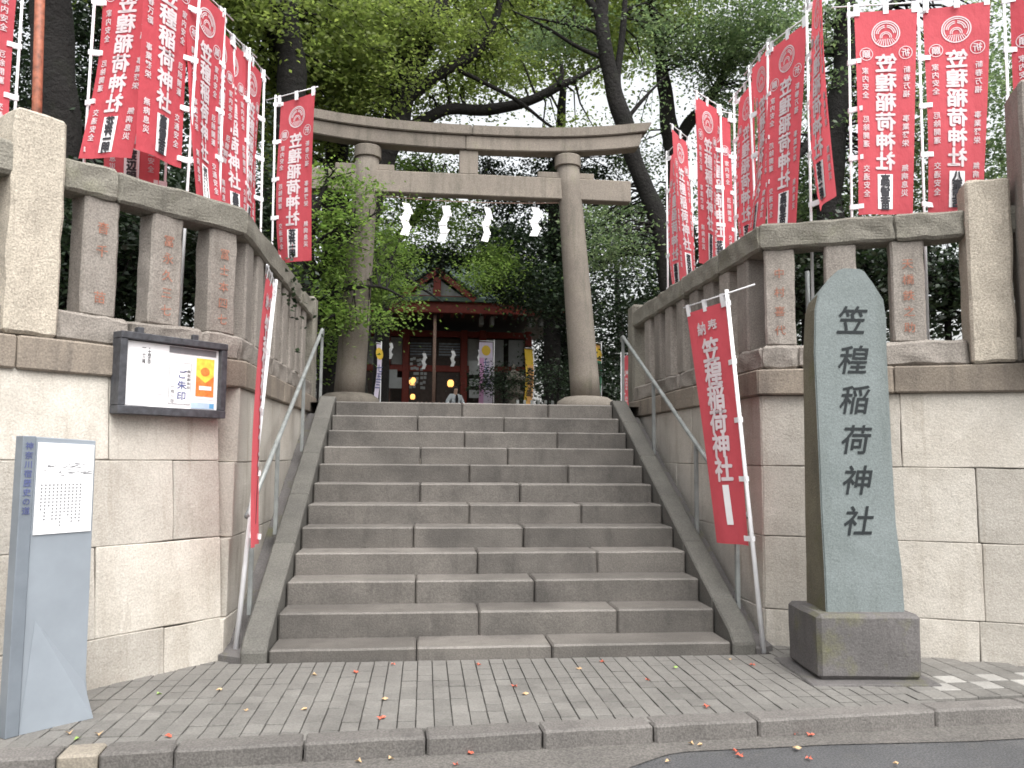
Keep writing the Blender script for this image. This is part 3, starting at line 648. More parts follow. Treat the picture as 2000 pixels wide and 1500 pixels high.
# folded metal triangle at the foot
V = [sp(-0.03, -0.002, GZ), sp(0.335, -0.055, GZ), sp(0.02, -0.002, 0.66), sp(0.30, -0.002, GZ + 0.2)]
put('folded_foot', mesh_from([v - sp(0, 0, 0.3) for v in V], [(0, 1, 2), (1, 3, 2), (0, 3, 1), (0, 2, 3)]), 'panelblue', sg, Matrix.Translation(sp(0, 0, 0.3)))
plate = slab('white_plate', [(-0.02, 1.10), (0.292, 1.10), (0.288, 1.575), (-0.02, 1.585)], 0.006, 'paper', sg, front=-0.008, bev=0.001)
fr = frame(sp(0, -0.0105, 0), sdv, (0, 0, 1)); g = []
for i in range(26):
    x = 0.0 + 0.27 * random.random(); z = 1.44 + 0.035 * random.uniform(-1, 1) + 0.05 * (x - 0.1); w = random.uniform(0.008, 0.04); h = random.uniform(0.002, 0.006)
    s_ = random.uniform(-.006, .006)
    g.append(([(x, z), (x + w, z + s_), (x + w * 0.8, z + s_ + h), (x, z + h)], [(0, 1, 2, 3)]))
for i in range(11):
    x = 0.005 + i * 0.021
    for j in range(random.randint(6, 13)): g.append(rect2(x, x + 0.009, 1.355 - j * 0.018, 1.355 - j * 0.018 + 0.009))
put('faint_print', mesh_from(*raise2(merge(*g), 0)), 'grey_print', plate, fr)
put('side_lettering', mesh_from(*raise2(column('神奈川宿歴史の道', -0.067, 1.59, 0.042, 0.048, 0.01), 0)), 'navy_print', sg, frame(sp(0, -0.0135, 0), sdv, (0, 0, 1)))

# ------------------------------------------------------------------ notice board on the left wall
nb = empty('notice_board', tuple(Vector((-2.0, 0.40, 2.06)) + uL * 0.6)); tag(nb, 'black framed notice board with white and orange posters hung on the left wall', 'notice board')
NK = Vector((-2.0, 0.40, 0)) + nL * 0.10
xr = -uL
def nbm(a, z, y=0.0): p = NK + uL * a + nL * y; return Vector((p.x, p.y, z))
def ma(a): return 0.215 + (a + 0.035) * 0.80 / 0.735
def mz(z): return 1.787 + (z - 1.795) * 0.543 / 0.58
def nbox(name, a0, a1, z0, z1, y0, y1, mat, parent, bev=0.004):
    a0, a1, z0, z1 = ma(a0), ma(a1), mz(z0), mz(z1)
    me = box_me(abs(a1 - a0), y1 - y0, z1 - z0, bev); return put(name, me, mat, parent, frame(nbm((a0 + a1) / 2, (z0 + z1) / 2, (y0 + y1) / 2), xr, (0, 0, 1)))
A0, A1, Z0, Z1 = 0.70, -0.035, 1.795, 2.375
nbox('back_board', A0 - 0.01, A1 + 0.01, Z0 + 0.01, Z1 - 0.01, -0.075, -0.02, 'frame', nb)
nbox('frame_bar', A0, A1, Z1 - 0.05, Z1, -0.08, 0.032, 'frame', nb); nbox('frame_bar', A0, A1, Z0, Z0 + 0.06, -0.08, 0.03, 'frame', nb)
nbox('frame_bar', A0, A0 - 0.045, Z0 + 0.061, Z1 - 0.0505, -0.08, 0.028, 'frame', nb); nbox('frame_bar', A1 + 0.045, A1, Z0 + 0.061, Z1 - 0.0505, -0.08, 0.028, 'frame', nb)
for a in (0.52, 0.14): nbox('hanging_bracket', a + 0.02, a - 0.02, Z1 - 0.06, Z1 + 0.06, -0.14, -0.082, 'frame', nb)
nbox('backing_sheet', A0 - 0.046, A1 + 0.046, Z0 + 0.062, Z1 - 0.057, -0.02, -0.012, 'paper', nb, bev=0)
def poster(name, a0, a1, z0, z1, mat='paper', lift=0.0): return nbox(name, a0, a1, z0, z1, -0.0115 + lift, -0.009 + lift, mat, nb, bev=0)
def onp(parent, name, geo, mat, lift=0.0):
    geo = ([(-ma(-p[0]), mz(p[1])) + tuple(p[2:]) for p in geo[0]], geo[1]); put(name, mesh_from(*raise2(geo, 0)), mat, parent, frame(nbm(0, 0, -0.0083 + lift), xr, (0, 0, 1)))
p1 = poster('poster', 0.645, 0.385, 1.95, 2.31)
onp(p1, 'lettering', merge(column('一 十二月', -0.535, 2.29, 0.026, 0.025, 0.02), column('・十月三日', -0.500, 2.29, 0.026, 0.025, 0.02)), 'ink')
p2 = poster('poster', 0.365, 0.205, 1.885, 2.20)
onp(p2, 'border', merge(rect2(-0.362, -0.208, 2.194, 2.197), rect2(-0.362, -0.208, 1.888, 1.891), rect2(-0.362, -0.359, 1.892, 2.193), rect2(-0.211, -0.208, 1.892, 2.193)), 'ink')
onp(p2, 'lettering', column('ご朱印', -0.272, 2.15, 0.068, 0.08, 0.02), 'navy_print'); onp(p2, 'small_lettering', merge(column('限定御朱印', -0.226, 2.15, 0.024, 0.03, 0.014), column('一月一日', -0.335, 2.03, 0.03, 0.034, 0.012)), 'grey_print')
p3 = poster('orange_poster', 0.180, 0.035, 1.935, 2.255)
onp(p3, 'yellow_field', rect2(-0.174, -0.042, 2.05, 2.245), 'yellow_print'); onp(p3, 'orange_field', ([(-0.174, 1.955), (-0.042, 1.955), (-0.042, 2.115), (-0.105, 2.06), (-0.174, 2.115)], [(0, 1, 2, 3, 4)]), 'orange_print', 0.0015)
onp(p3, 'red_badge', ([(-0.108 + 0.034 * math.cos(i * PI / 8), 2.145 + 0.034 * math.sin(i * PI / 8)) for i in range(16)], [tuple(range(16))]), 'orange_print', 0.0015)
onp(p3, 'white_strip', rect2(-0.15, -0.06, 2.005, 2.035), 'paper', 0.003)
p4 = poster('blue_notice', 0.645, 0.50, 1.862, 1.945, 'paper')
onp(p4, 'lettering', merge(*[rect2(-0.635, -0.53 + 0.02 * math.sin(i), 1.872 + i * 0.011, 1.876 + i * 0.011) for i in range(6)]), 'paleblue')
p5 = poster('blue_strip', 0.20, 0.03, 1.862, 1.908, 'paleblue'); onp(p5, 'dark_block', rect2(-0.068, -0.036, 1.868, 1.902), 'blue_print')
p6 = poster('grey_header', 0.365, 0.03, 2.265, 2.312, 'grey_print')

# ------------------------------------------------------------------ shrine banners (nobori)
def wave(v, u, var):
    "sideways displacement of the cloth; u 0..1 across, v 0..1 down"
    a, b, c, d = var
    return a * v * v + 0.014 * math.sin(u * 6 + v * 3 + c) * (0.3 + v) + d * math.sin(v * 4 + c) * u
VARS = [(0.05, 0, 0.0, 0.03), (-0.07, 0, 1.7, -0.04), (0.10, 0, 3.1, 0.05), (-0.03, 0, 4.4, -0.02)]
CW, CH = 0.51, 1.78; TAPER = 0.17
def cloth_geo(var, w=CW, h=CH, nu=8, nv=22, lean=0.0):
    V, F = [], []
    for j in range(nv + 1):
        for i in range(nu + 1):
            u, v = i / nu, j / nv; V.append(Vector((-0.045 - w * (1 - u) * (1 - TAPER * v) + lean * v, wave(v, u, var), -v * h)))
    for j in range(nv):
        for i in range(nu): k = j * (nu + 1) + i; F.append((k, k + 1, k + nu + 2, k + nu + 1))
    return V, F
def on_cloth(g, var, dy, w=CW, h=CH, lean=0.0):
    V = []
    for p in g[0]:
        a, b = p[0], p[1]; ly = (p[2] if len(p) > 2 else 0) * 0.0005 * (1 if dy > 0 else -1)
        u = (a + 0.045 + w) / w; v = min(1.0, max(0.0, -b / h)); V.append(Vector((-0.045 + (a + 0.045) * (1 - TAPER * v) + lean * v, wave(v, u, var) + dy + ly, b)))
    return V, g[1]
xc = -0.045 - CW / 2
_proto = {}
def print_geo(front=False):
    g = []
    if front:
        x_ = -0.045 - 0.47 / 2
        g += [column('奉', x_ + 0.07, -0.09, 0.115, 0.14, 0.02), column('納', x_ - 0.07, -0.09, 0.115, 0.14, 0.02)]
        g += [column('笠䅣稲荷神社', x_ + 0.01, -0.25, 0.205, 0.19, 0.032, sx=1.05, shear=0.05)]
        return merge(*g), None
    for s, ch in ((-1, '祈'), (1, '願')):
        g += [ring2(xc + s * 0.165, -0.385 , 0.058, 0.006), column(ch, xc + s * 0.165, -0.34, 0.075, 0.09, 0.018)]
    g += [column('笠䅣稲荷神社', xc, -0.385, 0.165, 0.17, 0.032, sx=1.12)]
    g += [column('新春万福  事業繁栄  無病息災', xc - 0.178, -0.50, 0.062, 0.071, 0.014), column('家内安全  厄除開運  交通安全', xc + 0.178, -0.50, 0.062, 0.071, 0.014)]
    e = [ring2(xc, -0.21, 0.118, 0.010), ring2(xc, -0.21, 0.10, 0.008, -0.6, PI + 0.6)]
    for r in (0.083, 0.068): e.append(ring2(xc, -0.215, r, 0.008, 0.1, PI / 2 - 0.12, 10)); e.append(ring2(xc, -0.215, r, 0.008, PI / 2 + 0.12, PI - 0.1, 10))
    for r in (0.05, 0.036): e.append(ring2(xc, -0.24, r, 0.007, -0.2, PI + 0.2, 14))
    for i in range(-4, 5): e.append(([(xc + i * 0.013 - 0.003, -0.255), (xc + i * 0.013 + 0.003, -0.255), (xc + i * 0.021 + 0.004, -0.318 + abs(i) * 0.006), (xc + i * 0.021 - 0.004, -0.318 + abs(i) * 0.006)], [(0, 1, 2, 3)]))
    return merge(*g), merge(*e)
def banner(var_i, name_text, front=False, pole_len=3.55, lean=0.0):
    key = (var_i, name_text, front, pole_len, lean)
    if key in _proto: return copy_tree(_proto[key])
    var = VARS[var_i] if not front else ((0.02, 0, 0.5, 0.02), (-0.075, 0, 0.5, 0.01))[var_i]
    cw, ch = (0.47, 1.88) if front else (CW, CH); xm = -0.045 - cw / 2; K_ = dict(w=cw, h=ch, lean=lean)
    e = empty('shrine_banner'); _proto[key] = e                      # origin at the top of the pole
    tube_local('pole', [(0, 0, 0.03), (0, 0, -1.55), (0, 0, -pole_len)], [0.0105, 0.0105, 0.0135] if not front else [0.015, 0.015, 0.02], 'pole', e, 10)
    tube_local('crossbar', [(0.14 if not front else 0.31, 0, 0.0), (-cw - 0.08, 0, 0.0)], 0.006, 'pole', e, 6)
    V, F = cloth_geo(var, **K_); V = [v + Vector((0, 0, -0.055)) for v in V]
    cl = local('cloth', V, F, 'red', e, True)
    tabs = []
    for x in (-0.06, xm, -cw - 0.02): tabs.append(([Vector((x - 0.022, -0.008, 0.012)), Vector((x + 0.022, -0.008, 0.012)), Vector((x + 0.022, 0.0, -0.085)), Vector((x - 0.022, 0, -0.085)), Vector((x - 0.022, 0.01, 0.012)), Vector((x + 0.022, 0.01, 0.012)), Vector((x + 0.022, 0.006, -0.085)), Vector((x - 0.022, 0.006, -0.085))], [(0, 1, 2, 3), (7, 6, 5, 4), (0, 4, 5, 1)]))
    for tb in tabs: local('hanging_loop', tb[0], tb[1], 'pole', e)
    for z in ((-0.075, -0.50, -0.92, -1.34, -1.76) if not front else (-0.075, -0.53, -0.98, -1.43, -1.88)):
        V2 = [Vector((a + lean * min(1, -z / 1.8) * (1 if a < -0.03 else 0), b, z + c)) for a, b, c in ((0.016, -0.015, -0.02), (0.016, -0.015, 0.02), (-0.085, -0.009 + wave(-z / 1.78, 0.95, var), 0.02), (-0.085, -0.009 + wave(-z / 1.78, 0.95, var), -0.02), (0.016, 0.015, -0.02), (0.016, 0.015, 0.02), (-0.085, 0.009 + wave(-z / 1.78, 0.95, var), 0.02), (-0.085, 0.009 + wave(-z / 1.78, 0.95, var), -0.02))]
        local('hanging_loop', V2, [(0, 1, 2, 3), (7, 6, 5, 4), (0, 4, 5, 1), (2, 6, 7, 3)], 'pole', e)
    pg, eg = print_geo(front)
    sh = Vector((0, 0, -0.055))
    for dy in (-0.005, 0.005):
        V, F = on_cloth(pg, var, dy, **K_); local('lettering', [v + sh for v in V], F, 'redw', cl)
        if eg: V, F = on_cloth(eg, var, dy, **K_); local('crest', [v + sh for v in V], F, 'redw', cl)
        if name_text is not None:
            V, F = on_cloth(([(xc - 0.072 + 0.144 * i, -1.435 - 0.30 * j / 6) for j in range(7) for i in (0, 1)] if not front else [(xm - 0.036 + 0.072 * i + 0.01, -1.42 - 0.31 * j / 6) for j in range(7) for i in (0, 1)], [(2 * j, 2 * j + 1, 2 * j + 3, 2 * j + 2) for j in range(6)]), var, dy, **K_)
            nl = local('name_label', [v + sh for v in V], F, 'paper', cl)
            if name_text:
                V, F = on_cloth(column(name_text, xc, -1.445, 0.095, 0.285 / max(3, len(name_text)), 0.06), var, dy * 1.6, **K_)
                local('name_lettering', [v + sh for v in V], F, 'ink', cl)
    return e
def place(b, loc, ang, label, group, tilt=(0, 0)):
    b.location = loc; b.rotation_euler = (tilt[0], tilt[1], math.radians(ang) - PI); tag(b, label, 'banner', group)
# (pole top, direction pole > free end in degrees)
GRP = 'red shrine banners behind the stone fences'
TOPB = 5.42
LB = [((2.95, 0.40), -14, 0, '高橋早苗', 'red mirrored banner with black name strip, between the stele and the cream pillar'),
      ((3.50, 0.27), -18, 1, '八幸商店', 'red mirrored banner rising directly behind the right cream pillar'),
      ((4.17, 0.12), -30, 2, '高橋早苗', 'red banner cut off by the right edge of the photo'),
      ((2.55, 0.36), -104, 1, '花井一明', 'narrow red banner seen nearly edge-on, left of the two wide mirrored banners'),
      ((2.54, 1.12), -78, 0, '高橋早苗', 'red banner with large crest, nearest the corner of the right fence'),
      ((2.58, 1.66), -93, 2, '渡辺明', 'red banner second from the corner of the right fence, half hidden'),
      ((2.64, 2.22), -90, 1, '花井一明', 'red banner third from the corner of the right fence, half hidden'),
      ((2.60, 2.52), -138, 0, '高橋早苗', 'red banner turned the other way above the middle of the right fence'),
      ((2.80, 2.62), -160, 3, '花井一明', 'red banner mostly hidden behind the turned one above the right fence'),
      ((2.58, 3.50), -131, 3, '渡辺明', 'red banner with its pole on the right, above the far right fence'),
      ((2.42, 3.95), -88, 1, '高橋早苗', 'farthest red banner above the right fence, beside the dark leaning trunk'),
      ((-2.50, 0.66), -120, 0, '高橋早苗', 'red banner reading the right way round with name strip, above the left fence'),
      ((-2.42, 1.12), -108, 1, '渡辺明', 'red banner with its crest half hidden, beside the right-reading one above the left fence'),
      ((-2.46, 1.66), -100, 2, '花井一明', 'dim folded red banner in the middle of the left fence row'),
      ((-2.37, 1.90), -107, 3, '高橋早苗', 'red banner third from the torii above the left fence'),
      ((-2.32, 2.36), -100, 0, '渡辺明', 'red banner second from the torii above the left fence'),
      ((-2.29, 2.84), -33, 1, '花井一明', 'red mirrored banner nearest the torii above the left fence'),
      ((-3.30, 0.62), -14, 2, '花井一明', 'widest red mirrored banner with name strip beside the left stone pillar'),
      ((-2.86, 1.15), -168, 3, '渡辺明', 'red banner hidden behind the widest mirrored one beside the left pillar'),
      ((-3.85, 0.62), -140, 1, '高橋早苗', 'red banner cut off by the left edge of the photo')]
for (xy, ang, vi, nmx, lab) in LB:
    place(banner(vi, nmx), (xy[0], xy[1], TOPB + random.uniform(-0.03, 0.03) + (0.20 if xy[0] < -2.45 and xy[1] < 1.2 else 0)), ang, lab, GRP, (random.uniform(-0.02, 0.02), random.uniform(-0.02, 0.02)))
# the two banners standing on the pavement at the foot of the steps
def front_banner(bottom, top, ang, label, lean, vi=0):
    b = banner(vi, '', True, (Vector(top) - Vector(bottom)).length, lean)
    zax = (Vector(top) - Vector(bottom)).normalized(); x = -Vector((math.cos(math.radians(ang)), math.sin(math.radians(ang)), 0))
    Mx = frame(top, x, zax); x2 = (x - zax * x.dot(zax)).normalized(); y2 = zax.cross(x2)
    Mx = Matrix(((x2.x, y2.x, zax.x, top[0]), (x2.y, y2.y, zax.y, top[1]), (x2.z, y2.z, zax.z, top[2]), (0, 0, 0, 1)))
    b.location = top; b.rotation_euler = Mx.to_euler(); tag(b, label, 'banner', 'red banners at the foot of the steps')
front_banner((1.925, 0.03, GZ), (1.70, 0.07, 2.80), 109, 'bright red banner leaning beside the stone monument at the foot of the steps', 0.0)
front_banner((-1.925, 0.20, 0.14), (-1.755, 0.30, 2.82), -86, 'red banner seen edge-on on a leaning white pole, left foot of the steps', 0.0, 1)
rpole = tube('rusty_pole', [at(72, 215, 0.35) - Vector((0, 0, 1.6)), at(72, 215, 0.35), at(82, -150, 0.35)], 0.035, 'rust', None, 10)
tag(rpole, 'rusty red painted steel pole rising behind the left stone pillar', 'pole')
for k, (t, nn) in enumerate(((0.36, 'between its two middle posts'), (0.85, 'above the notice board'), (1.30, 'beside the big left pillar'))):
    p = Vector((-2.0, 0.40, 0)) + uL * (t + 0.03) - nL * 0.40
    o = tube('fence_pipe', [(p.x, p.y, 2.15), (p.x, p.y, 3.05)], 0.02, 'steel', None, 8); tag(o, 'thin grey pipe behind the left stone fence, ' + nn, 'pipe')
p = Vector((2.05, 0.29, 0)) + uR * 0.385 - nR * 0.40
tag(tube('fence_pipe', [(p.x, p.y, 2.15), (p.x, p.y, 3.10)], 0.02, 'steel', None, 8), 'thin grey pipe behind the right stone fence beside the stele', 'pipe')

# ------------------------------------------------------------------ shrine hall
sh = empty('shrine_hall', (-0.27, 26, TOPZ)); tag(sh, 'dark red wooden shrine hall with white panels under the trees', 'shrine building')
HX, HY = -0.27, 24.6
def hb(name, x0, x1, y0, y1, z0, z1, mat, parent=None, bev=0.01): return block(name, HX + x0, HX + x1, HY + y0, HY + y1, z0, z1, mat, parent or sh, bev=bev)
WD = 1.7
def hw(name, x0, x1, y0, y1, *r, **k): return hb(name, x0, x1, y0 + WD, y1 + WD, *r, **k)
hb('stone_base', -4.6, 4.6, -0.6, 6.5, TOPZ - 0.05, 2.75, 'toriidark')
hb('back_wall', -3.9, 3.9, 2.4, 6.4, 2.76, 6.6, 'darkwood')
for x in (-3.75, -1.9, -1.15, 1.15, 1.9, 3.75): hw('column', x - 0.14, x + 0.14, 0.0, 0.28, 2.76, 6.55, 'vermilion', bev=0.03)
hw('tie_rail', -3.9, 3.9, 0.06, 0.22, 6.25, 6.5, 'vermilion'); hw('tie_rail', -3.88, 3.88, 0.04, 0.20, 4.85, 5.1, 'vermilion')
for x0, x1 in ((-3.6, -2.05), (-1.75, -1.3), (1.3, 1.75), (2.05, 2.75), (2.95, 3.6)): hw('plaster_panel', x0, x1, 0.12, 0.18, 5.12, 6.2, 'plaster')
for x0, x1 in ((-3.6, -2.05), (2.05, 3.6)): hw('lower_panel', x0, x1, 0.13, 0.2, 2.8, 4.84, 'darkwood')
for s in (-1, 1):
    d = hw('door', s * 0.57 - 0.5, s * 0.57 + 0.5, 0.10, 0.16, 2.8, 6.2, 'darkwood')
    hw('lattice_window', s * 0.57 - 0.42, s * 0.57 + 0.42, 0.075, 0.098, 5.45, 6.05, 'lattice', d, bev=0)
    for i in range(6): hw('lattice_bar', s * 0.57 - 0.43, s * 0.57 + 0.43, 0.05, 0.073, 5.46 + i * 0.11, 5.50 + i * 0.11, 'darkwood', d, bev=0)
for x in (-3.75, -1.9, 1.9, 3.75):
    for dx in (-0.2, 0.2): hb('bracket_end', x + dx - 0.07, x + dx + 0.07, -0.5, 0.1, 6.42, 6.75, 'plaster', bev=0.02)
hb('eave_beam', -5.2, 5.2, -1.15, -0.9, 6.72, 7.16, 'vermilion'); hb('soffit', -5.1, 5.1, -0.9, 6.5, 6.9, 7.0, 'darkwood')
for i in range(26): hb('rafter', -5.05 + i * 0.404 - 0.05, -5.05 + i * 0.404 + 0.05, -1.05, 0.3, 6.78, 6.895, 'vermilion', bev=0)
# hipped roof
V = [(HX - 5.6, HY - 1.35, 7.12), (HX + 5.6, HY - 1.35, 7.12), (HX + 5.6, HY + 7.2, 7.12), (HX - 5.6, HY + 7.2, 7.12), (HX - 3.2, HY + 2.9, 9.6), (HX + 3.2, HY + 2.9, 9.6),
     (HX - 5.6, HY - 1.35, 7.26), (HX + 5.6, HY - 1.35, 7.26), (HX + 5.6, HY + 7.2, 7.26), (HX - 5.6, HY + 7.2, 7.26)]
F = [(0, 1, 7, 6), (1, 2, 8, 7), (2, 3, 9, 8), (3, 0, 6, 9), (6, 7, 5, 4), (7, 8, 5), (8, 9, 4, 5), (9, 6, 4), (3, 2, 1, 0)]
rf = put('roof', mesh_from([Vector(v) - Vector((HX, HY, 7)) for v in V], F), 'copper', sh, Matrix.Translation((HX, HY, 7)))
hb('ridge', -3.4, 3.4, 2.75, 3.05, 9.5, 9.85, 'copper', rf)
# front gable
def gable(name, hw, z0, z1, y0, y1, mat):
    V = [(HX - hw, HY + y0, z0), (HX + hw, HY + y0, z0), (HX, HY + y0, z1), (HX - hw, HY + y1, z0), (HX + hw, HY + y1, z0), (HX, HY + y1, z1)]
    c = Vector((HX, HY, z0)); return put(name, mesh_from([Vector(v) - c for v in V], [(0, 1, 2), (5, 4, 3), (0, 3, 4, 1), (1, 4, 5, 2), (2, 5, 3, 0)]), mat, sh, Matrix.Translation(c))
gable('gable_panel', 1.0, 7.28, 7.98, -1.20, 0.4, 'plaster')
for s in (-1, 1):
    a, b = Vector((HX + s * 1.35, HY - 1.32, 7.20)), Vector((HX, HY - 1.32, 8.22)); c = (a + b) / 2
    put('barge_board', box_me((b - a).length + 0.1, 0.10, 0.2, 0.01), 'vermilion', sh, frame(c, b - a, (0, 0, 1)))
    a, b = a + Vector((s * 0.1, 0.9, 0.20)), b + Vector((0, 0.9, 0.22)); put('gable_roof', box_me((b - a).length + 0.15, 1.9, 0.08, 0.01), 'copper', sh, frame((a + b) / 2, b - a, (0, 0, 1)))
hb('gable_strut', -0.14, 0.14, -1.30, -1.21, 7.28, 8.0, 'vermilion'); hb('gable_beam', -1.3, 1.3, -1.29, -1.19, 7.17, 7.32, 'vermilion')
tag(tube('bell_rope', [(HX - 0.05, HY - 0.75, 6.7), (HX - 0.05, HY - 0.75, 5), (HX - 0.05, HY - 0.75, 3.4)], 0.06, 'rope', None, 10), 'thick twisted bell rope hanging before the shrine doors', 'rope')
ob = empty('offering_box', (HX, HY - 0.9, 2.75)); tag(ob, 'low wooden offering box under the bell rope', 'offering box')
hb('box_body', -0.7, 0.7, -1.2, -0.7, 2.76, 3.42, 'darkwood', ob)
for i in range(9): hb('slat', -0.66 + i * 0.155, -0.60 + i * 0.155, -1.18, -0.72, 3.425, 3.45, 'rope', ob, bev=0)
for (px, py, r, lab) in ((806, 745, 0.13, 'glowing lantern left of the bell rope'), (880, 749, 0.12, 'glowing lantern right of the bell rope'), (806, 775, 0.09, 'small glowing lamp low on the left of the bell rope')):
    p = at(px, py, HY - 0.35); e = empty('paper_lantern', p); tag(e, lab, 'lantern', 'lit lanterns')
    V, F = lathe_geo([(r * 0.55, -r * 1.1), (r * 0.95, -r * 0.6), (r, 0), (r * 0.95, r * 0.6), (r * 0.55, r * 1.1)], 14); local('glowing_shade', V, F, 'lamp', e, True)
    V, F = lathe_geo([(r * 0.6, r * 1.1), (r * 0.6, r * 1.3)], 12); local('cap', V, F, 'darkwood', e); V, F = lathe_geo([(r * 0.6, -r * 1.3), (r * 0.6, -r * 1.1)], 12); local('base_ring', V, F, 'darkwood', e)
for i, (px, py, lab) in enumerate(((763, 690, 'small white zigzag paper before the left shrine columns'), (828, 710, 'small white zigzag paper left of the bell rope'), (884, 705, 'small white zigzag paper right of the bell rope'), (936, 703, 'small white zigzag paper beside the pink banner'))):
    p = at(px, py - 20, HY - 0.85); shide(tuple(p), 0.2 * i - 0.3, 0.0, 1.15, lab)
# pale notices and offerings in front of the hall
for (x0, x1, y0, y1, lab) in ((752, 776, 722, 756, 'upper pale notice card at the left of the shrine front'), (735, 785, 738, 758, 'wide pale notice card at the left of the shrine front'), (916, 937, 705, 732, 'green tinted poster beside the pink banner'), (916, 936, 740, 754, 'pale poster in the middle beside the pink banner'), (916, 938, 762, 777, 'lowest pale and blue poster beside the pink banner')):
    a, b = at(x0, y1, HY - 0.6), at(x1, y0, HY - 0.6); e = empty('notice_card', ((a.x + b.x) / 2, HY - 0.6, a.z)); tag(e, lab, 'notice')
    yo = -0.06 if 'wide' in lab else 0
    block('card', a.x, b.x, HY - 0.62 + yo, HY - 0.60 + yo, a.z, b.z, 'plaster', e, bev=0.003); block('support', (a.x + b.x) / 2 - 0.02, (a.x + b.x) / 2 + 0.02, HY - 0.595 + yo, HY - 0.565 + yo, 2.76, a.z + 0.1, 'darkwood', e, bev=0)
fx = [at(600 + i * 10, 690 + (i % 3) * 12, 0) for i in range(0)]
wp = empty('paper_prayer_strips', at(820, 700, HY - 0.2)); tag(wp, 'rack of tied white paper strips left of the bell rope', 'paper strips')
for i in range(7):
    for j in range(5):
        if random.random() < 0.2: continue
        p = at(803 + j * 6.5 + random.uniform(-2, 2), 702 + i * 9 + random.uniform(-2, 2), HY - 0.45); block('paper_strip', p.x - 0.05, p.x + 0.05, p.y, p.y + 0.01, p.z - 0.05, p.z + 0.05, 'plaster', wp, bev=0)

# coloured banners near the hall
def hall_banner(px, ptop, pbot, wpx, Y, top_mat, mats, label, text, tmat, ang=0.0):
    a = at(px, ptop, Y); b = at(px, pbot, Y); w = (at(px + wpx / 2, ptop, Y) - at(px - wpx / 2, ptop, Y)).length
    e = empty('festival_banner', (a.x, Y, TOPZ), ang); tag(e, label, 'banner', 'coloured banners before the hall'); H = a.z - TOPZ
    lo = min(b.z, a.z - 1.75) - TOPZ
    tube_local('pole', [(w / 2 + 0.03, 0, 0), (w / 2 + 0.03, 0, H + 0.08)], 0.014, 'pole', e, 8); tube_local('crossbar', [(w / 2 + 0.05, 0, H + 0.03), (-w / 2, 0, H + 0.03)], 0.009, 'pole', e, 6)
    def strip(nm, x0, x1, z0, z1, mat, dy=0.0):
        V, F = [], []
        for j in range(13):
            for i in range(3): z = z1 + (z0 - z1) * j / 12; V.append(Vector((x0 + (x1 - x0) * i / 2, dy + 0.05 * math.sin(z * 3), z)))
        for j in range(12):
            for i in range(2): k = j * 3 + i; F.append((k, k + 1, k + 4, k + 3))
        return local(nm, V, F, mat, e, True)
    strip('cloth', -w / 2, w / 2, lo, H, mats[0]); strip('cloth_top', -w / 2, w / 2, H - 0.45, H, top_mat, -0.004)
    if len(mats) > 1: strip('cloth_stripe', -w / 2, -w / 6, lo, H - 0.46, mats[1], -0.004)
    V, F = ([(0.0 + 0.13 * math.cos(i * PI / 8), H - 0.24 + 0.15 * math.sin(i * PI / 8)) for i in range(16)], [tuple(range(16))]); V, F = raise2((V, F), 0); V = [v + Vector((0, 0.05 * math.sin(v.z * 3) - 0.012, 0)) for v in V]; local('crest', V, F, 'gold', e)
    V, F = raise2(column(text, 0.0, H - 0.5, 0.2, 0.2, 0.02), 0); V = [v + Vector((0, 0.05 * math.sin(v.z * 3) - 0.012, 0)) for v in V]; local('lettering', V, F, tmat, e)
hall_banner(950, 668, 765, 27, 17.0, 'lilac', ['lilac', 'pink'], 'pink and lilac banner with a yellow crest right of the person', '七五三詣', 'navy_print', 0.15)
hall_banner(1033, 682, 792, 19, 16.0, 'gold', ['ochre', 'gold'], 'narrow yellow and orange banner before the shrine', '商売繁盛', 'darkwood', 0.5)
hall_banner(739, 672, 790, 13, 14.0, 'lilac', ['lilac'], 'narrow lilac banner seen edge-on right of the left torii pillar', '七五三', 'navy_print', 0.9)
hall_banner(1168, 672, 760, 14, 15.0, 'ochre', ['green_cloth'], 'narrow green and orange banner right of the right torii pillar', '御祭礼', 'darkwood', 0.6)
place(banner(2, '高橋早苗'), tuple(at(1213, 690, 12.0)), -20, 'dim red banner low behind the right end of the steps', GRP)

# stone lantern, right of centre, in the shade
p = at(1003, 735, 18.0); sl_ = empty('stone_lantern', (p.x, 18.0, TOPZ)); tag(sl_, 'dark stone lantern among bushes left of the yellow banner', 'stone lantern')
for nm_, prof in (('base', [(0.36, 0), (0.36, 0.14), (0.26, 0.24)]), ('shaft', [(0.15, 0.24), (0.12, 0.7), (0.15, 1.1)]), ('platform', [(0.17, 1.1), (0.30, 1.22), (0.30, 1.3)]), ('light_chamber', [(0.2, 1.3), (0.2, 1.62)]), ('roof', [(0.44, 1.60), (0.42, 1.68), (0.16, 1.86), (0.05, 1.92)]), ('finial', [(0.05, 1.92), (0.08, 1.99), (0.02, 2.1)])):
    V, F = lathe_geo(prof, 6 if nm_ not in ('shaft', 'finial') else 12); local(nm_, V, F, 'toriidark', sl_)
# low stake fence near the right plinth
fe = empty('low_fence', (1.4, 15.5, TOPZ)); tag(fe, 'low grey stake fence left of the right torii plinth', 'fence')
for i in range(14): x = 1.6 + i * 0.17; block('stake', x - 0.03, x + 0.03, 13.47, 13.53, TOPZ, TOPZ + 0.72, 'steel', fe, bev=0)
block('fence_rail', 1.5, 4.0, 13.54, 13.58, TOPZ + 0.5, TOPZ + 0.56, 'steel', fe, bev=0)

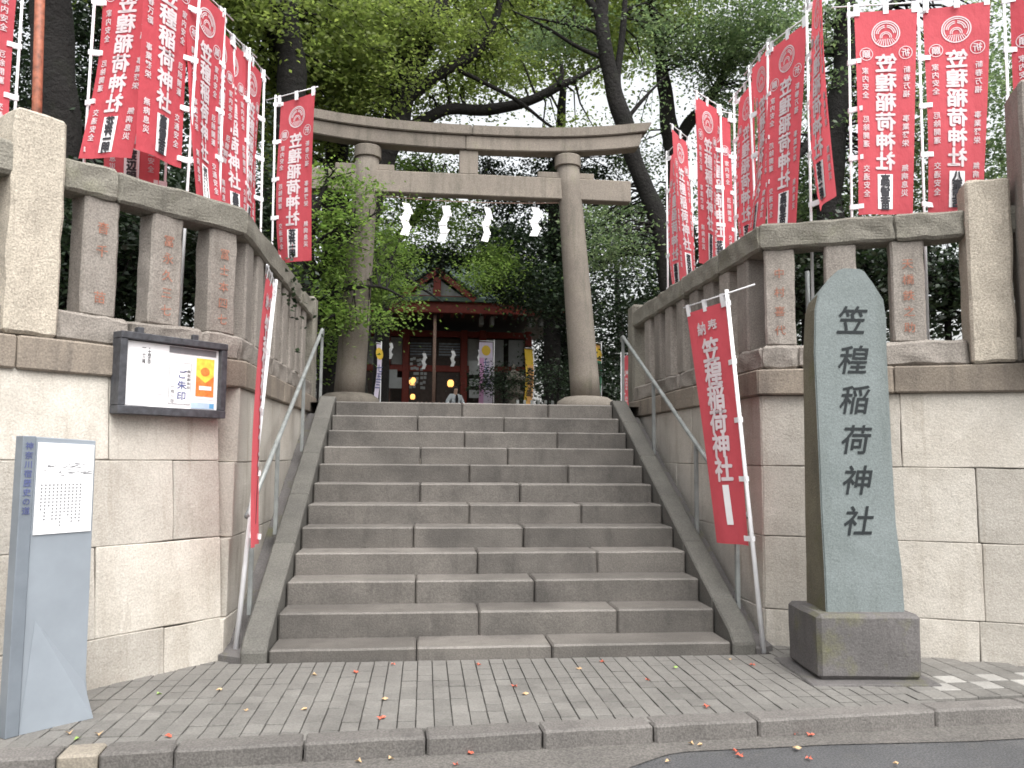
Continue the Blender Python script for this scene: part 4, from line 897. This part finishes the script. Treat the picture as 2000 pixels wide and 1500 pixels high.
# ------------------------------------------------------------------ the person in front of the hall
def skin_mesh(vs, es, rs, sub=1, root=0):
    me = bpy.data.meshes.new('figure'); me.from_pydata(vs, es, []); o = bpy.data.objects.new('figure', me); link(o)
    sk = o.modifiers.new('skin', 'SKIN'); sk.use_smooth_shade = True
    for i, r in enumerate(rs): me.skin_vertices[0].data[i].radius = r if hasattr(r, '__len__') else (r, r)
    me.skin_vertices[0].data[root].use_root = True
    ss = o.modifiers.new('sub', 'SUBSURF'); ss.levels = sub; ss.render_levels = sub
    m2 = bpy.data.meshes.new_from_object(o.evaluated_get(bpy.context.evaluated_depsgraph_get())); bpy.data.objects.remove(o); bpy.data.meshes.remove(me); return m2
pe = empty('person', (0.37, 21.0, TOPZ), 0.35); tag(pe, 'person in a pale open jacket over a dark shirt, standing before the shrine', 'person')
J = {'pelvis': (0, 0, .92), 'waist': (0, 0, 1.05), 'chest': (0, .01, 1.25), 'neck': (0, .01, 1.40), 'hd0': (0, -.01, 1.47), 'hd1': (0, -.015, 1.55), 'hd2': (0, -.005, 1.60),
     'sl': (.17, .01, 1.34), 'el': (.27, -.02, 1.10), 'wl': (.20, -.22, 1.06), 'hl': (.15, -.29, 1.08), 'sr': (-.17, .01, 1.34), 'er': (-.30, .0, 1.12), 'wr': (-.27, -.16, 1.0), 'hr': (-.24, -.24, 0.98),
     'tl': (.09, 0, .86), 'kl': (.11, -.02, .48), 'al': (.11, .02, .08), 'fl': (.12, -.16, .035), 'tr': (-.09, 0, .86), 'kr': (-.10, -.02, .48), 'ar': (-.11, .02, .08), 'fr': (-.13, -.16, .035)}
RR = {'pelvis': (.15, .11), 'waist': (.125, .095), 'chest': (.15, .105), 'neck': (.052, .055), 'hd0': (.065, .075), 'hd1': (.078, .095), 'hd2': (.06, .075), 'sl': .06, 'el': .043, 'wl': .03, 'hl': .035, 'sr': .06, 'er': .043, 'wr': .03, 'hr': .035, 'tl': .085, 'kl': .058, 'al': .04, 'fl': .035, 'tr': .085, 'kr': .058, 'ar': .04, 'fr': .035}
E_ = [('pelvis', 'waist'), ('waist', 'chest'), ('chest', 'neck'), ('neck', 'hd0'), ('hd0', 'hd1'), ('hd1', 'hd2'), ('chest', 'sl'), ('sl', 'el'), ('el', 'wl'), ('wl', 'hl'), ('chest', 'sr'), ('sr', 'er'), ('er', 'wr'), ('wr', 'hr'), ('pelvis', 'tl'), ('tl', 'kl'), ('kl', 'al'), ('al', 'fl'), ('pelvis', 'tr'), ('tr', 'kr'), ('kr', 'ar'), ('ar', 'fr')]
ks = list(J); V0 = [J[k] for k in ks]; R0 = [RR[k] for k in ks]; E0 = [(ks.index(a), ks.index(b)) for a, b in E_]
# five short bent fingers for each hand
for h, s in (('hl', 1), ('hr', -1)):
    b = Vector(J[h])
    for i in range(5):
        o_ = Vector((s * (-0.028 + 0.014 * i), -0.03, 0.0)) if i < 4 else Vector((-s * 0.035, 0.01, 0.01)); d_ = Vector((0, -0.035, -0.01)) if i < 4 else Vector((-s * 0.02, -0.025, 0.01))
        i0 = len(V0); V0 += [tuple(b + o_), tuple(b + o_ + d_), tuple(b + o_ + d_ * 1.5 + Vector((0, 0, -0.02)))]; R0 += [0.009, 0.008, 0.007]; E0 += [(ks.index(h), i0), (i0, i0 + 1), (i0 + 1, i0 + 2)]
def child(nm, me, mat):
    me.materials.clear(); me.materials.append(M[mat]); o = bpy.data.objects.new(nm, me); link(o); o.parent = pe; return o
child('body', skin_mesh(V0, E0, R0), 'skin')
def sub_skin(keys, grow, extra=None):
    k2 = keys; vs = [J[k] for k in k2]; rs = [tuple(x + grow for x in (RR[k] if hasattr(RR[k], '__len__') else (RR[k], RR[k]))) for k in k2]; es = [(k2.index(a), k2.index(b)) for a, b in E_ if a in k2 and b in k2]; return skin_mesh(vs, es, rs)
child('trousers', sub_skin(['pelvis', 'tl', 'kl', 'al', 'tr', 'kr', 'ar'], 0.018), 'black_cloth')
child('jacket', sub_skin(['pelvis', 'waist', 'chest', 'sl', 'el', 'wl', 'sr', 'er', 'wr'], 0.026), 'jacket')
bm = bmesh.new(); bmesh.ops.create_uvsphere(bm, u_segments=14, v_segments=12, radius=1); bmesh.ops.scale(bm, vec=(.055, .03, .17), verts=bm.verts); bmesh.ops.translate(bm, vec=(0, -.125, 1.22), verts=bm.verts); child('shirt_front', bm_mesh(bm, 's', True), 'black_cloth')
bm = bmesh.new(); bmesh.ops.create_uvsphere(bm, u_segments=16, v_segments=12, radius=1)
for v in bm.verts:
    v.co = Vector((v.co.x * .095, v.co.y * .11 + .022, v.co.z * .10 + 1.565))
    if v.co.y < -0.03 and v.co.z < 1.585: v.co.y = -0.03
child('hair', bm_mesh(bm, 'h', True), 'hair')

# ------------------------------------------------------------------ trees
def leaf_geo(C, size, up=0.55):
    "C: n x 3 leaf positions; returns verts and quad indices of folded rhombic leaves"
    n = len(C); a = rng.uniform(0, 2 * PI, n); d = np.stack([np.cos(a), np.sin(a), rng.uniform(-0.9, 0.25, n)], 1); d /= np.linalg.norm(d, axis=1, keepdims=True)
    q = np.stack([rng.normal(0, 1, n), rng.normal(0, 1, n), rng.normal(0, 1, n) + up * 2], 1); s = np.cross(d, q); s /= np.linalg.norm(s, axis=1, keepdims=True) + 1e-9
    nn = np.cross(s, d); l = (size * rng.uniform(0.6, 1.3, n))[:, None]; w = l * rng.uniform(0.22, 0.34, n)[:, None]
    V = np.stack([C, C + d * l * 0.45 + s * w + nn * w * 0.3, C + d * l, C + d * l * 0.45 - s * w + nn * w * 0.3], 1)
    return V.reshape(-1, 3)
def quads_mesh(V, name):
    n = len(V) // 4; me = bpy.data.meshes.new(name); me.vertices.add(4 * n); me.vertices.foreach_set('co', V.astype(np.float32).ravel())
    me.loops.add(4 * n); me.loops.foreach_set('vertex_index', np.arange(4 * n, dtype=np.int32)); me.polygons.add(n)
    me.polygons.foreach_set('loop_start', np.arange(0, 4 * n, 4, dtype=np.int32)); me.update(calc_edges=True); me.validate(); return me
def tree(name, label, limbs, blobs, leaf, size, cat='tree', group=None, per=130, spread=(0.34, 0.11), twigs=True, up=0.55):
    """limbs: list of (points, radii); blobs: (centre, radii, clumps). One thing > trunk, crown."""
    base = Vector(limbs[0][0][0]) if limbs else Vector(blobs[0][0])
    e = empty(name, (base.x, base.y, TOPZ)); tag(e, label, cat, group)
    parts = []; samples = []
    for li, (P_, R_) in enumerate(limbs):
        pts, rad = [], []
        P_ = [Vector(p) for p in P_]
        for i in range(len(P_) - 1):
            p0, p1, p2, p3 = P_[max(0, i - 1)], P_[i], P_[i + 1], P_[min(len(P_) - 1, i + 2)]
            for k in range(5):
                t = k / 5; q = 0.5 * ((2 * p1) + (p2 - p0) * t + (2 * p0 - 5 * p1 + 4 * p2 - p3) * t * t + (3 * p1 - p0 - 3 * p2 + p3) * t ** 3)
                q += Vector((noise.noise(q * 1.3), noise.noise(q * 1.3 + Vector((5, 0, 0))), 0)) * R_[i] * 0.35
                pts.append(q); rad.append((R_[i] + (R_[i + 1] - R_[i]) * t) * (1 + 0.14 * noise.noise(q * 2.1)))
        pts.append(P_[-1]); rad.append(R_[-1]); parts.append(tube_geo(pts, rad, 10 if R_[0] > 0.1 else 6)); samples += [(p, r) for p, r in zip(pts, rad)]
    SP = np.array([tuple(p) for p, r in samples]) if samples else None
    allL = []
    for (c, r, n) in blobs:
        c = np.array(tuple(c)); r = np.array(r)
        v = rng.normal(0, 1, (n, 3)); v /= np.linalg.norm(v, axis=1, keepdims=True); rad = rng.uniform(0.25, 1, (n, 1)) ** 0.6
        cs = c + v * rad * r
        for q in cs:
            k = int(per * rng.uniform(0.6, 1.5)); sc = rng.uniform(0.7, 1.4); tilt = rng.normal(0, 0.25, 2)
            off = rng.normal(0, 1, (k, 3)) * np.array([spread[0], spread[0], spread[1]]) * sc; off[:, 2] += off[:, 0] * tilt[0] + off[:, 1] * tilt[1] - 0.25 * (off[:, 0] ** 2 + off[:, 1] ** 2)
            allL.append(q + off)
            if twigs and SP is not None:
                d2 = ((SP - q) ** 2).sum(1); i = int(d2.argmin())
                if d2[i] < 3.2:
                    a = Vector(SP[i]); b = Vector(q); mid = (a + b) / 2 + Vector((rng.normal(0, .12), rng.normal(0, .12), 0.15 + rng.normal(0, .1))); rr = min(0.03, samples[i][1] * 0.5)
                    parts.append(tube_geo([a, mid, b, b + (b - mid) * 0.4], [rr, rr * 0.7, rr * 0.4, 0.004], 4, False))
    if parts:
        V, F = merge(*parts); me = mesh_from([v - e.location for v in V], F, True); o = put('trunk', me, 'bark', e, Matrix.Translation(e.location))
    if allL:
        C = np.concatenate(allL); V = leaf_geo(C, size, up) - np.array(tuple(e.location)); me = quads_mesh(V, 'crown'); put('crown', me, leaf, e, Matrix.Translation(e.location))
    return e
def A(Y, *p): return [at(x, y, Y) for x, y in p]
def ground_of(p): return Vector((p.x, p.y, TOPZ - 0.1))
def trunk(Y, pts, r):
    q = A(Y, *pts); return ([ground_of(q[0])] + q, [r[0] * 1.15] + r)

tree('camphor_tree', 'thick dark trunk rising straight behind the left banners, bright green crown', [
        trunk(9, [(582, 420), (572, 230), (566, 90), (560, -90), (540, -330)], [.32, .28, .26, .23, .16]),
        (A(9, (568, 120), (520, 40), (440, -40), (360, -80)), [.12, .09, .06, .03]), (A(9, (562, -60), (640, -130), (760, -200)), [.14, .09, .04])],
     [(at(470, 60, 9.5), (1.3, 1.6, 1.3), 46), (at(650, 60, 10.5), (1.1, 1.4, 1.2), 44), (at(520, 200, 11), (1.0, 1.2, 0.9), 34), (at(620, 170, 11), (.9, 1.0, .9), 30), (at(560, -260, 9), (3.0, 2, 1.0), 16), (at(330, -60, 8), (1.6, 1.6, 1.2), 36)], 'leafA', 0.115)
tree('camphor_tree', 'slanting mossy trunk above the left half of the torii beam', [
        trunk(13, [(655, 330), (668, 225), (692, 130), (705, 80), (725, -10), (770, -180)], [.26, .24, .22, .2, .16, .1]),
        (A(13, (700, 100), (640, 40), (600, -30)), [.1, .07, .03])],
     [(at(690, 170, 12.5), (1.2, 1.5, .9), 34), (at(740, 80, 12.5), (1.1, 1.4, 1.0), 34), (at(630, 280, 13), (1.2, 1.2, .9), 24), (at(740, -200, 14), (2, 2, 1.0), 14)], 'leafA', 0.115)
tree('camphor_tree', 'forked dark tree with long limbs reaching right above the torii centre', [
        trunk(11, [(690, 640), (705, 470), (745, 320), (778, 240), (790, 172), (820, 112), (848, 45), (880, -70), (900, -260)], [.32, .32, .3, .3, .29, .24, .19, .17, .12, .06][1:]),
        (A(11, (792, 190), (850, 152), (905, 118), (945, 85), (972, 22), (985, -60)), [.16, .13, .115, .10, .085, .05]),
        (A(11.4, (776, 262), (830, 234), (880, 213), (955, 214), (1035, 197), (1092, 168), (1130, 150), (1190, 118)), [.14, .13, .12, .125, .11, .095, .06, .03]),
        (A(11, (880, 130), (1000, 190), (1080, 250), (1130, 262)), [.05, .045, .03, .012]), (A(11, (1092, 168), (1098, 140), (1095, 120)), [.06, .05, .03])],
     [(at(740, 140, 10.6), (.9, 1.2, .9), 34), (at(800, 40, 10.6), (.9, 1.0, .7), 26), (at(850, 80, 11.2), (1.0, 1.3, .6), 24), (at(900, 180, 12), (1.0, 1.3, .5), 16), (at(1000, 120, 11.8), (1.1, 1.4, .5), 17), (at(960, 20, 11.5), (1.3, 1.4, .5), 16), (at(1090, 262, 12.5), (1.2, 1.2, .2), 5), (at(880, -220, 12), (3.0, 2, .8), 16)], 'leafA', 0.09, per=115)
tree('leaning_oak', 'dark leaning trunk passing behind the right end of the torii beam', [
        trunk(9.4, [(1312, 620), (1303, 540), (1290, 440), (1262, 375), (1238, 312), (1216, 240), (1200, 172), (1184, 105), (1176, 40), (1182, -60), (1190, -220)], [.2, .2, .19, .18, .17, .2, .17, .155, .145, .11, .06]),
        (A(9.4, (1178, 52), (1162, 18), (1135, -25), (1100, -90)), [.10, .085, .07, .04]), (A(9.4, (1212, 200), (1206, 150), (1212, 90), (1220, 20), (1224, -80)), [.09, .075, .07, .06, .03]),
        (A(9.4, (1183, 92), (1160, 62), (1110, 48), (1020, 30)), [.06, .05, .035, .012]), (A(9.4, (1190, 118), (1130, 92), (1060, 50), (1000, 20)), [.05, .04, .03, .01]), (A(9.4, (1222, 235), (1260, 190), (1300, 150)), [.05, .035, .015])],
     [(at(1080, 70, 10), (1.0, 1.2, .3), 15), (at(1260, 80, 10), (.5, 1, .4), 7), (at(1260, 215, 10.5), (.5, 1, .3), 3), (at(1130, -210, 10), (2.0, 2, .7), 12), (at(1190, 480, 9.6), (.5, .6, .5), 14), (at(1190, 430, 10), (.6, .6, .4), 10)], 'leafB', 0.085, per=105)
tree('oak_tree', 'forked trunk with bluish green crown right of the torii', [
        trunk(16, [(1335, 520), (1322, 380), (1318, 300), (1309, 240), (1298, 175), (1288, 90), (1270, -20), (1250, -160)], [.36, .34, .32, .26, .2, .16, .11, .06]),
        (A(16, (1320, 290), (1348, 240), (1390, 188), (1430, 110), (1450, 10)), [.2, .17, .14, .1, .05])],
     [(at(1390, 80, 15), (1.7, 1.8, .9), 50), (at(1480, 40, 14), (1.7, 1.8, 1.1), 58), (at(1260, 0, 16), (1.0, 1.5, .4), 8), (at(1440, 200, 15.5), (1.3, 1.3, .8), 26), (at(1290, 400, 17), (1.0, 1.2, .6), 20), (at(1260, 310, 18), (1.0, 1.0, .5), 12), (at(1400, -220, 15), (3.5, 2.5, 1.2), 24)], 'leafB', 0.105)
tree('oak_tree', 'dark trunk and crown behind the two wide mirrored banners on the right', [
        trunk(8.5, [(1625, 480), (1622, 330), (1640, 200), (1650, 80), (1640, -80), (1630, -260)], [.26, .24, .22, .2, .15, .08]),
        (A(8.5, (1640, 200), (1580, 280), (1540, 330)), [.12, .08, .03]), (A(8.5, (1648, 90), (1740, 10), (1840, -60)), [.12, .08, .03])],
     [(at(1620, 120, 9.2), (1.1, 1.4, 1.1), 40), (at(1560, 330, 10), (.9, 1.2, .6), 22), (at(1770, 230, 8), (1.1, 1.4, 1.2), 46), (at(1930, 160, 8), (1.3, 1.5, 1.5), 54), (at(1680, -220, 8.5), (2.6, 2, 1.0), 16), (at(1640, 420, 10), (.9, 1.0, .5), 26), (at(1500, 400, 12), (1.2, 1.0, .7), 36), (at(1760, 380, 10), (1.0, 1.0, .7), 36), (at(1930, 350, 9), (1.0, 1.0, .8), 36), (at(1480, 250, 13), (1.0, 1.0, .7), 26)], 'leafB', 0.09)
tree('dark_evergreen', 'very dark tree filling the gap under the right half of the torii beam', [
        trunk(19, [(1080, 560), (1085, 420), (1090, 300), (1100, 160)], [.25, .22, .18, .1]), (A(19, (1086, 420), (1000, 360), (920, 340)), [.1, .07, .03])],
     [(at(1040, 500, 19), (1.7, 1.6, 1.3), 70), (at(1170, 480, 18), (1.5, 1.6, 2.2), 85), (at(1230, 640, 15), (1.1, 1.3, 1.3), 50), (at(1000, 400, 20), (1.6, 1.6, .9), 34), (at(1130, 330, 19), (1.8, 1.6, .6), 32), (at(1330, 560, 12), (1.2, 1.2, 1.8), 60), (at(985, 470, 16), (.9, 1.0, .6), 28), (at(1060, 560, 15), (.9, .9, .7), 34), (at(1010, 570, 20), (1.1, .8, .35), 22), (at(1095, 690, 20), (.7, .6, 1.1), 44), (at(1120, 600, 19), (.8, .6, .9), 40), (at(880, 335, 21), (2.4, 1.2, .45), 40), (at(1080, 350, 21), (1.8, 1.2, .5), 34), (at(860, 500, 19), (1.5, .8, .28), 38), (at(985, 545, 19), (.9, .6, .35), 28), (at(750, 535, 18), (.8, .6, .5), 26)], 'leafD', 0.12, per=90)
tree('dark_evergreen', 'dim green tree between the left torii pillar and the shrine gable', [
        trunk(15.5, [(745, 640), (735, 520), (800, 440), (850, 370)], [.2, .18, .12, .06]), (A(15.5, (737, 530), (690, 430), (660, 360)), [.12, .08, .04])],
     [(at(770, 420, 16), (.9, 1.1, .7), 22), (at(640, 430, 15), (1.2, 1.3, 1.2), 44), (at(880, 440, 17), (1.2, 1.2, .4), 18), (at(965, 520, 15), (.7, 1, .5), 28), (at(850, 420, 14), (.9, 1, .4), 20), (at(760, 490, 13), (.6, .8, .35), 14), (at(620, 620, 12), (.9, 1.0, 1.2), 36), (at(700, 330, 16), (1.6, 1.2, .6), 34), (at(840, 320, 17), (1.2, 1.0, .3), 16)], 'leafM', 0.10, per=80)
tree('maple_tree', 'light green maple with low branches crossing the left torii pillar', [
        ([Vector((-2.75, 5.35, TOPZ - .1))] + A(5.3, (606, 690), (598, 560), (612, 440), (640, 350)), [.10, .09, .075, .05, .03]),
        (A(5.4, (598, 570), (650, 500), (700, 440), (745, 410)), [.04, .03, .02, .008]), (A(5.6, (600, 600), (660, 570), (740, 560), (800, 590)), [.04, .03, .022, .008])],
     [(at(625, 560, 5.4), (.30, .4, .55), 30), (at(640, 440, 5.3), (.34, .35, .42), 26), (at(720, 620, 5.5), (.28, .3, .12), 8), (at(700, 380, 5.4), (.4, .3, .35), 8), (at(690, 500, 5.4), (.34, .3, .3), 5), (at(640, 340, 5.4), (.3, .3, .25), 6), (at(735, 470, 7.2), (.3, .3, .5), 16), (at(745, 560, 6.9), (.45, .4, .3), 17), (at(650, 620, 5.6), (.30, .3, .22), 12)], 'leafM', 0.07, per=60, spread=(0.2, 0.055), up=1.2)
tree('maple_tree', 'young maple spray hanging before the shrine gable', [
        ([Vector((-2.3, 9.2, TOPZ - .1))] + A(9, (705, 640), (715, 540), (760, 520), (820, 560), (865, 590)), [.08, .07, .06, .045, .03, .01])],
     [(at(735, 560, 9), (.45, .5, .3), 16), (at(790, 585, 9), (.3, .5, .10), 4), (at(720, 540, 9), (.5, .5, .5), 20), (at(945, 530, 11), (.35, .5, .35), 10), (at(770, 490, 9.5), (.6, .5, .2), 12)], 'leafM', 0.07, per=70, spread=(0.26, 0.07), up=1.0)
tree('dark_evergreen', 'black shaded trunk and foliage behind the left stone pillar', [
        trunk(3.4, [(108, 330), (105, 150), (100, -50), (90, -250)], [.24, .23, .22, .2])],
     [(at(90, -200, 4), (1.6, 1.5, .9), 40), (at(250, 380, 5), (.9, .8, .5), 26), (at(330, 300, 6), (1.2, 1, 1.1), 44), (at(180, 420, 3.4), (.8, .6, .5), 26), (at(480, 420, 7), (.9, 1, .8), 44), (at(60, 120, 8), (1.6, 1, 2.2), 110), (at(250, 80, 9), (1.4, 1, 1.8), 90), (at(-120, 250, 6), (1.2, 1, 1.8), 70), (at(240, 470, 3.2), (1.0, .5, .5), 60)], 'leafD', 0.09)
# understorey shrubs behind the fences
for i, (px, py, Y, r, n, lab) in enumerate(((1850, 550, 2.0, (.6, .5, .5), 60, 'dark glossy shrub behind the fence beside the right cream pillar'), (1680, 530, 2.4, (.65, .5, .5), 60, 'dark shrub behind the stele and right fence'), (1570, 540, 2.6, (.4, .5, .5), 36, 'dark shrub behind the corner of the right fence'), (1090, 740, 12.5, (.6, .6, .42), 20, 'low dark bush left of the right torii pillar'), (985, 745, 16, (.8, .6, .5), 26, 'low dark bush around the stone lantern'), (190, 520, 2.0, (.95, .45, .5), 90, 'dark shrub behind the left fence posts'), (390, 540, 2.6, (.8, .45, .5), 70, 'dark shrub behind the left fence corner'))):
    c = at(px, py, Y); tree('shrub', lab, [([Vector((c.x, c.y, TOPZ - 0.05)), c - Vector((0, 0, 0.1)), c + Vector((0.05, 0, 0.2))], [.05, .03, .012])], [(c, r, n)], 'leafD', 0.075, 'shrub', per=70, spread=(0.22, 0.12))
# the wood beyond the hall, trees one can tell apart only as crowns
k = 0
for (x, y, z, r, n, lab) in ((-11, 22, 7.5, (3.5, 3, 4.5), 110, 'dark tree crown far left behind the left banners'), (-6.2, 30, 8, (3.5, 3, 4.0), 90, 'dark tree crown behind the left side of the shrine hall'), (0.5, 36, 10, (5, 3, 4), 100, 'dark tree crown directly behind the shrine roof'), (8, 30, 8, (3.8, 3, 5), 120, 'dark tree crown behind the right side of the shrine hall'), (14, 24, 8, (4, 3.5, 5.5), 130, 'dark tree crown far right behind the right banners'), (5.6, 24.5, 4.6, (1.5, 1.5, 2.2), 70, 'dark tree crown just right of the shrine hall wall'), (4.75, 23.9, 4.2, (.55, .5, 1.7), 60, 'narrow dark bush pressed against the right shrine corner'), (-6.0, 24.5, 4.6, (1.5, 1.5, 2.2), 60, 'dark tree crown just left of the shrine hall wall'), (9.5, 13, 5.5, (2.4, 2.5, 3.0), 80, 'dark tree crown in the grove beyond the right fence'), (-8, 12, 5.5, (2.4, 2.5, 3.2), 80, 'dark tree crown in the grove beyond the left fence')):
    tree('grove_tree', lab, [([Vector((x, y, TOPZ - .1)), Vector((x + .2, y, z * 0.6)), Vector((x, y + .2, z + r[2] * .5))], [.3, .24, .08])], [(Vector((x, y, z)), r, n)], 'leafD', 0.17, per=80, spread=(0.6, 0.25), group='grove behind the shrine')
# added canopy, mostly above view, put in to shade the hall and torii
tree('camphor_tree', 'added high canopy above the shrine roof, put in to shade it', [([Vector((-5.5, 19, TOPZ - .1)), Vector((-5.4, 19, 8)), Vector((-5, 19, 14)), Vector((-2, 20, 17))], [.4, .34, .22, .08])],
     [(Vector((-5, 17, 16.5)), (5.5, 6, 1.6), 210), (Vector((5, 18, 17)), (5.5, 6, 1.6), 210), (Vector((0, 24, 18)), (8, 4.5, 1.6), 210), (Vector((0.5, 14, 15.8)), (6, 3, 1.0), 130), (Vector((0, 12, 15.2)), (6, 2.0, .8), 50)], 'leafA', 0.2, per=110, spread=(0.6, 0.2))

# ------------------------------------------------------------------ fallen leaves and small litter
lv = []
def leaf_me(lobes):
    V = [Vector((0, 0, 0.004))]; n = lobes * 2
    for i in range(n): r = 0.028 if i % 2 == 0 else 0.013; V.append(Vector((r * math.cos(2 * PI * i / n), r * math.sin(2 * PI * i / n), 0.003 + 0.006 * (i % 3))))
    return mesh_from(V, [(0, 1 + i, 1 + (i + 1) % n) for i in range(n)])
LM = {}
for m_ in ('leaf_red', 'leaf_tan', 'leaf_green'): LM[m_] = leaf_me(5 if m_ == 'leaf_red' else 3); LM[m_].materials.append(M[m_])
def onground(px, py, z):
    d = FWD + RIGHT * ((px - 1000) / FPX) + UP * ((750 - py) / FPX); return CAM + d * ((z - CAM.z) / d.z)
spots = [(768, 1299, 'r'), (613, 1320, 't'), (694, 1315, 'r'), (428, 1350, 't'), (595, 1388, 't'), (750, 1368, 't'), (745, 1405, 'r'), (480, 1390, 't'), (520, 1476, 'r'), (700, 1492, 't'), (763, 1487, 't'), (918, 1476, 'r'), (890, 1498, 'r'), (175, 1260, 'x'), (1175, 1294, 'r'), (1130, 1308, 't'), (1318, 1306, 'g'), (1265, 1330, 'r'), (1380, 1382, 'r'), (1005, 1342, 'r'), (1025, 1358, 't'), (1225, 1452, 't'), (1248, 1449, 'r'), (1350, 1457, 't'), (1368, 1460, 't'), (1448, 1440, 't'), (1462, 1434, 't'), (1437, 1472, 'r'), (1445, 1480, 'r'), (1305, 1492, 't'), (1580, 1486, 'r'), (1552, 1437, 'r'), (1583, 1440, 'r'), (1606, 1432, 'r'), (1556, 1467, 't'), (1750, 1497, 't'), (310, 1358, 'g'), (152, 1445, 'g'), (193, 1436, 't'), (135, 1434, 't'), (330, 1440, 'r'), (935, 1300, 'r'), (1425, 1290, 't'), (1470, 1300, 'r')]
for (px, py, c) in spots:
    if c == 'x': continue
    p = onground(px, py, GZ); z = GZ + 0.003
    if p.y < kerb_y(p.x) - 0.17: p = onground(px, py, ROAD); z = ROAD + 0.009
    elif p.y < kerb_y(p.x): z = GZ + 0.010
    if p.y > -0.05: p.y = -0.05 if abs(p.x) < 1.7 else p.y
    mt = {'r': 'leaf_red', 't': 'leaf_tan', 'g': 'leaf_green'}[c]; o = put('fallen_leaf', LM[mt], None, None, Matrix.Translation((p.x, p.y, z)) @ Matrix.Rotation(random.uniform(0, 6), 4, 'Z'))
    s = random.uniform(0.6, 1.05); o.scale = (s, s, 1)
    kn = {'leaf_red': 'red fallen maple leaf', 'leaf_tan': 'tan fallen leaf', 'leaf_green': 'green fallen leaf'}[mt]
    where = 'on the road beside the kerb' if z < 0.05 else ('lying on the kerb' if z > GZ + 0.005 else ('below the lowest step' if p.y > -0.35 else ('near the stone monument' if p.x > 0.9 else ('near the information panel' if p.x < -1.5 else 'amid the pavers'))))
    side = 'left part' if px < 800 else ('middle' if px < 1300 else 'right part')
    lb = 'small %s %s, %s of the photo' % (kn, where, side); tag(o, lb, 'leaf', lb)
S.cycles.use_adaptive_sampling = True
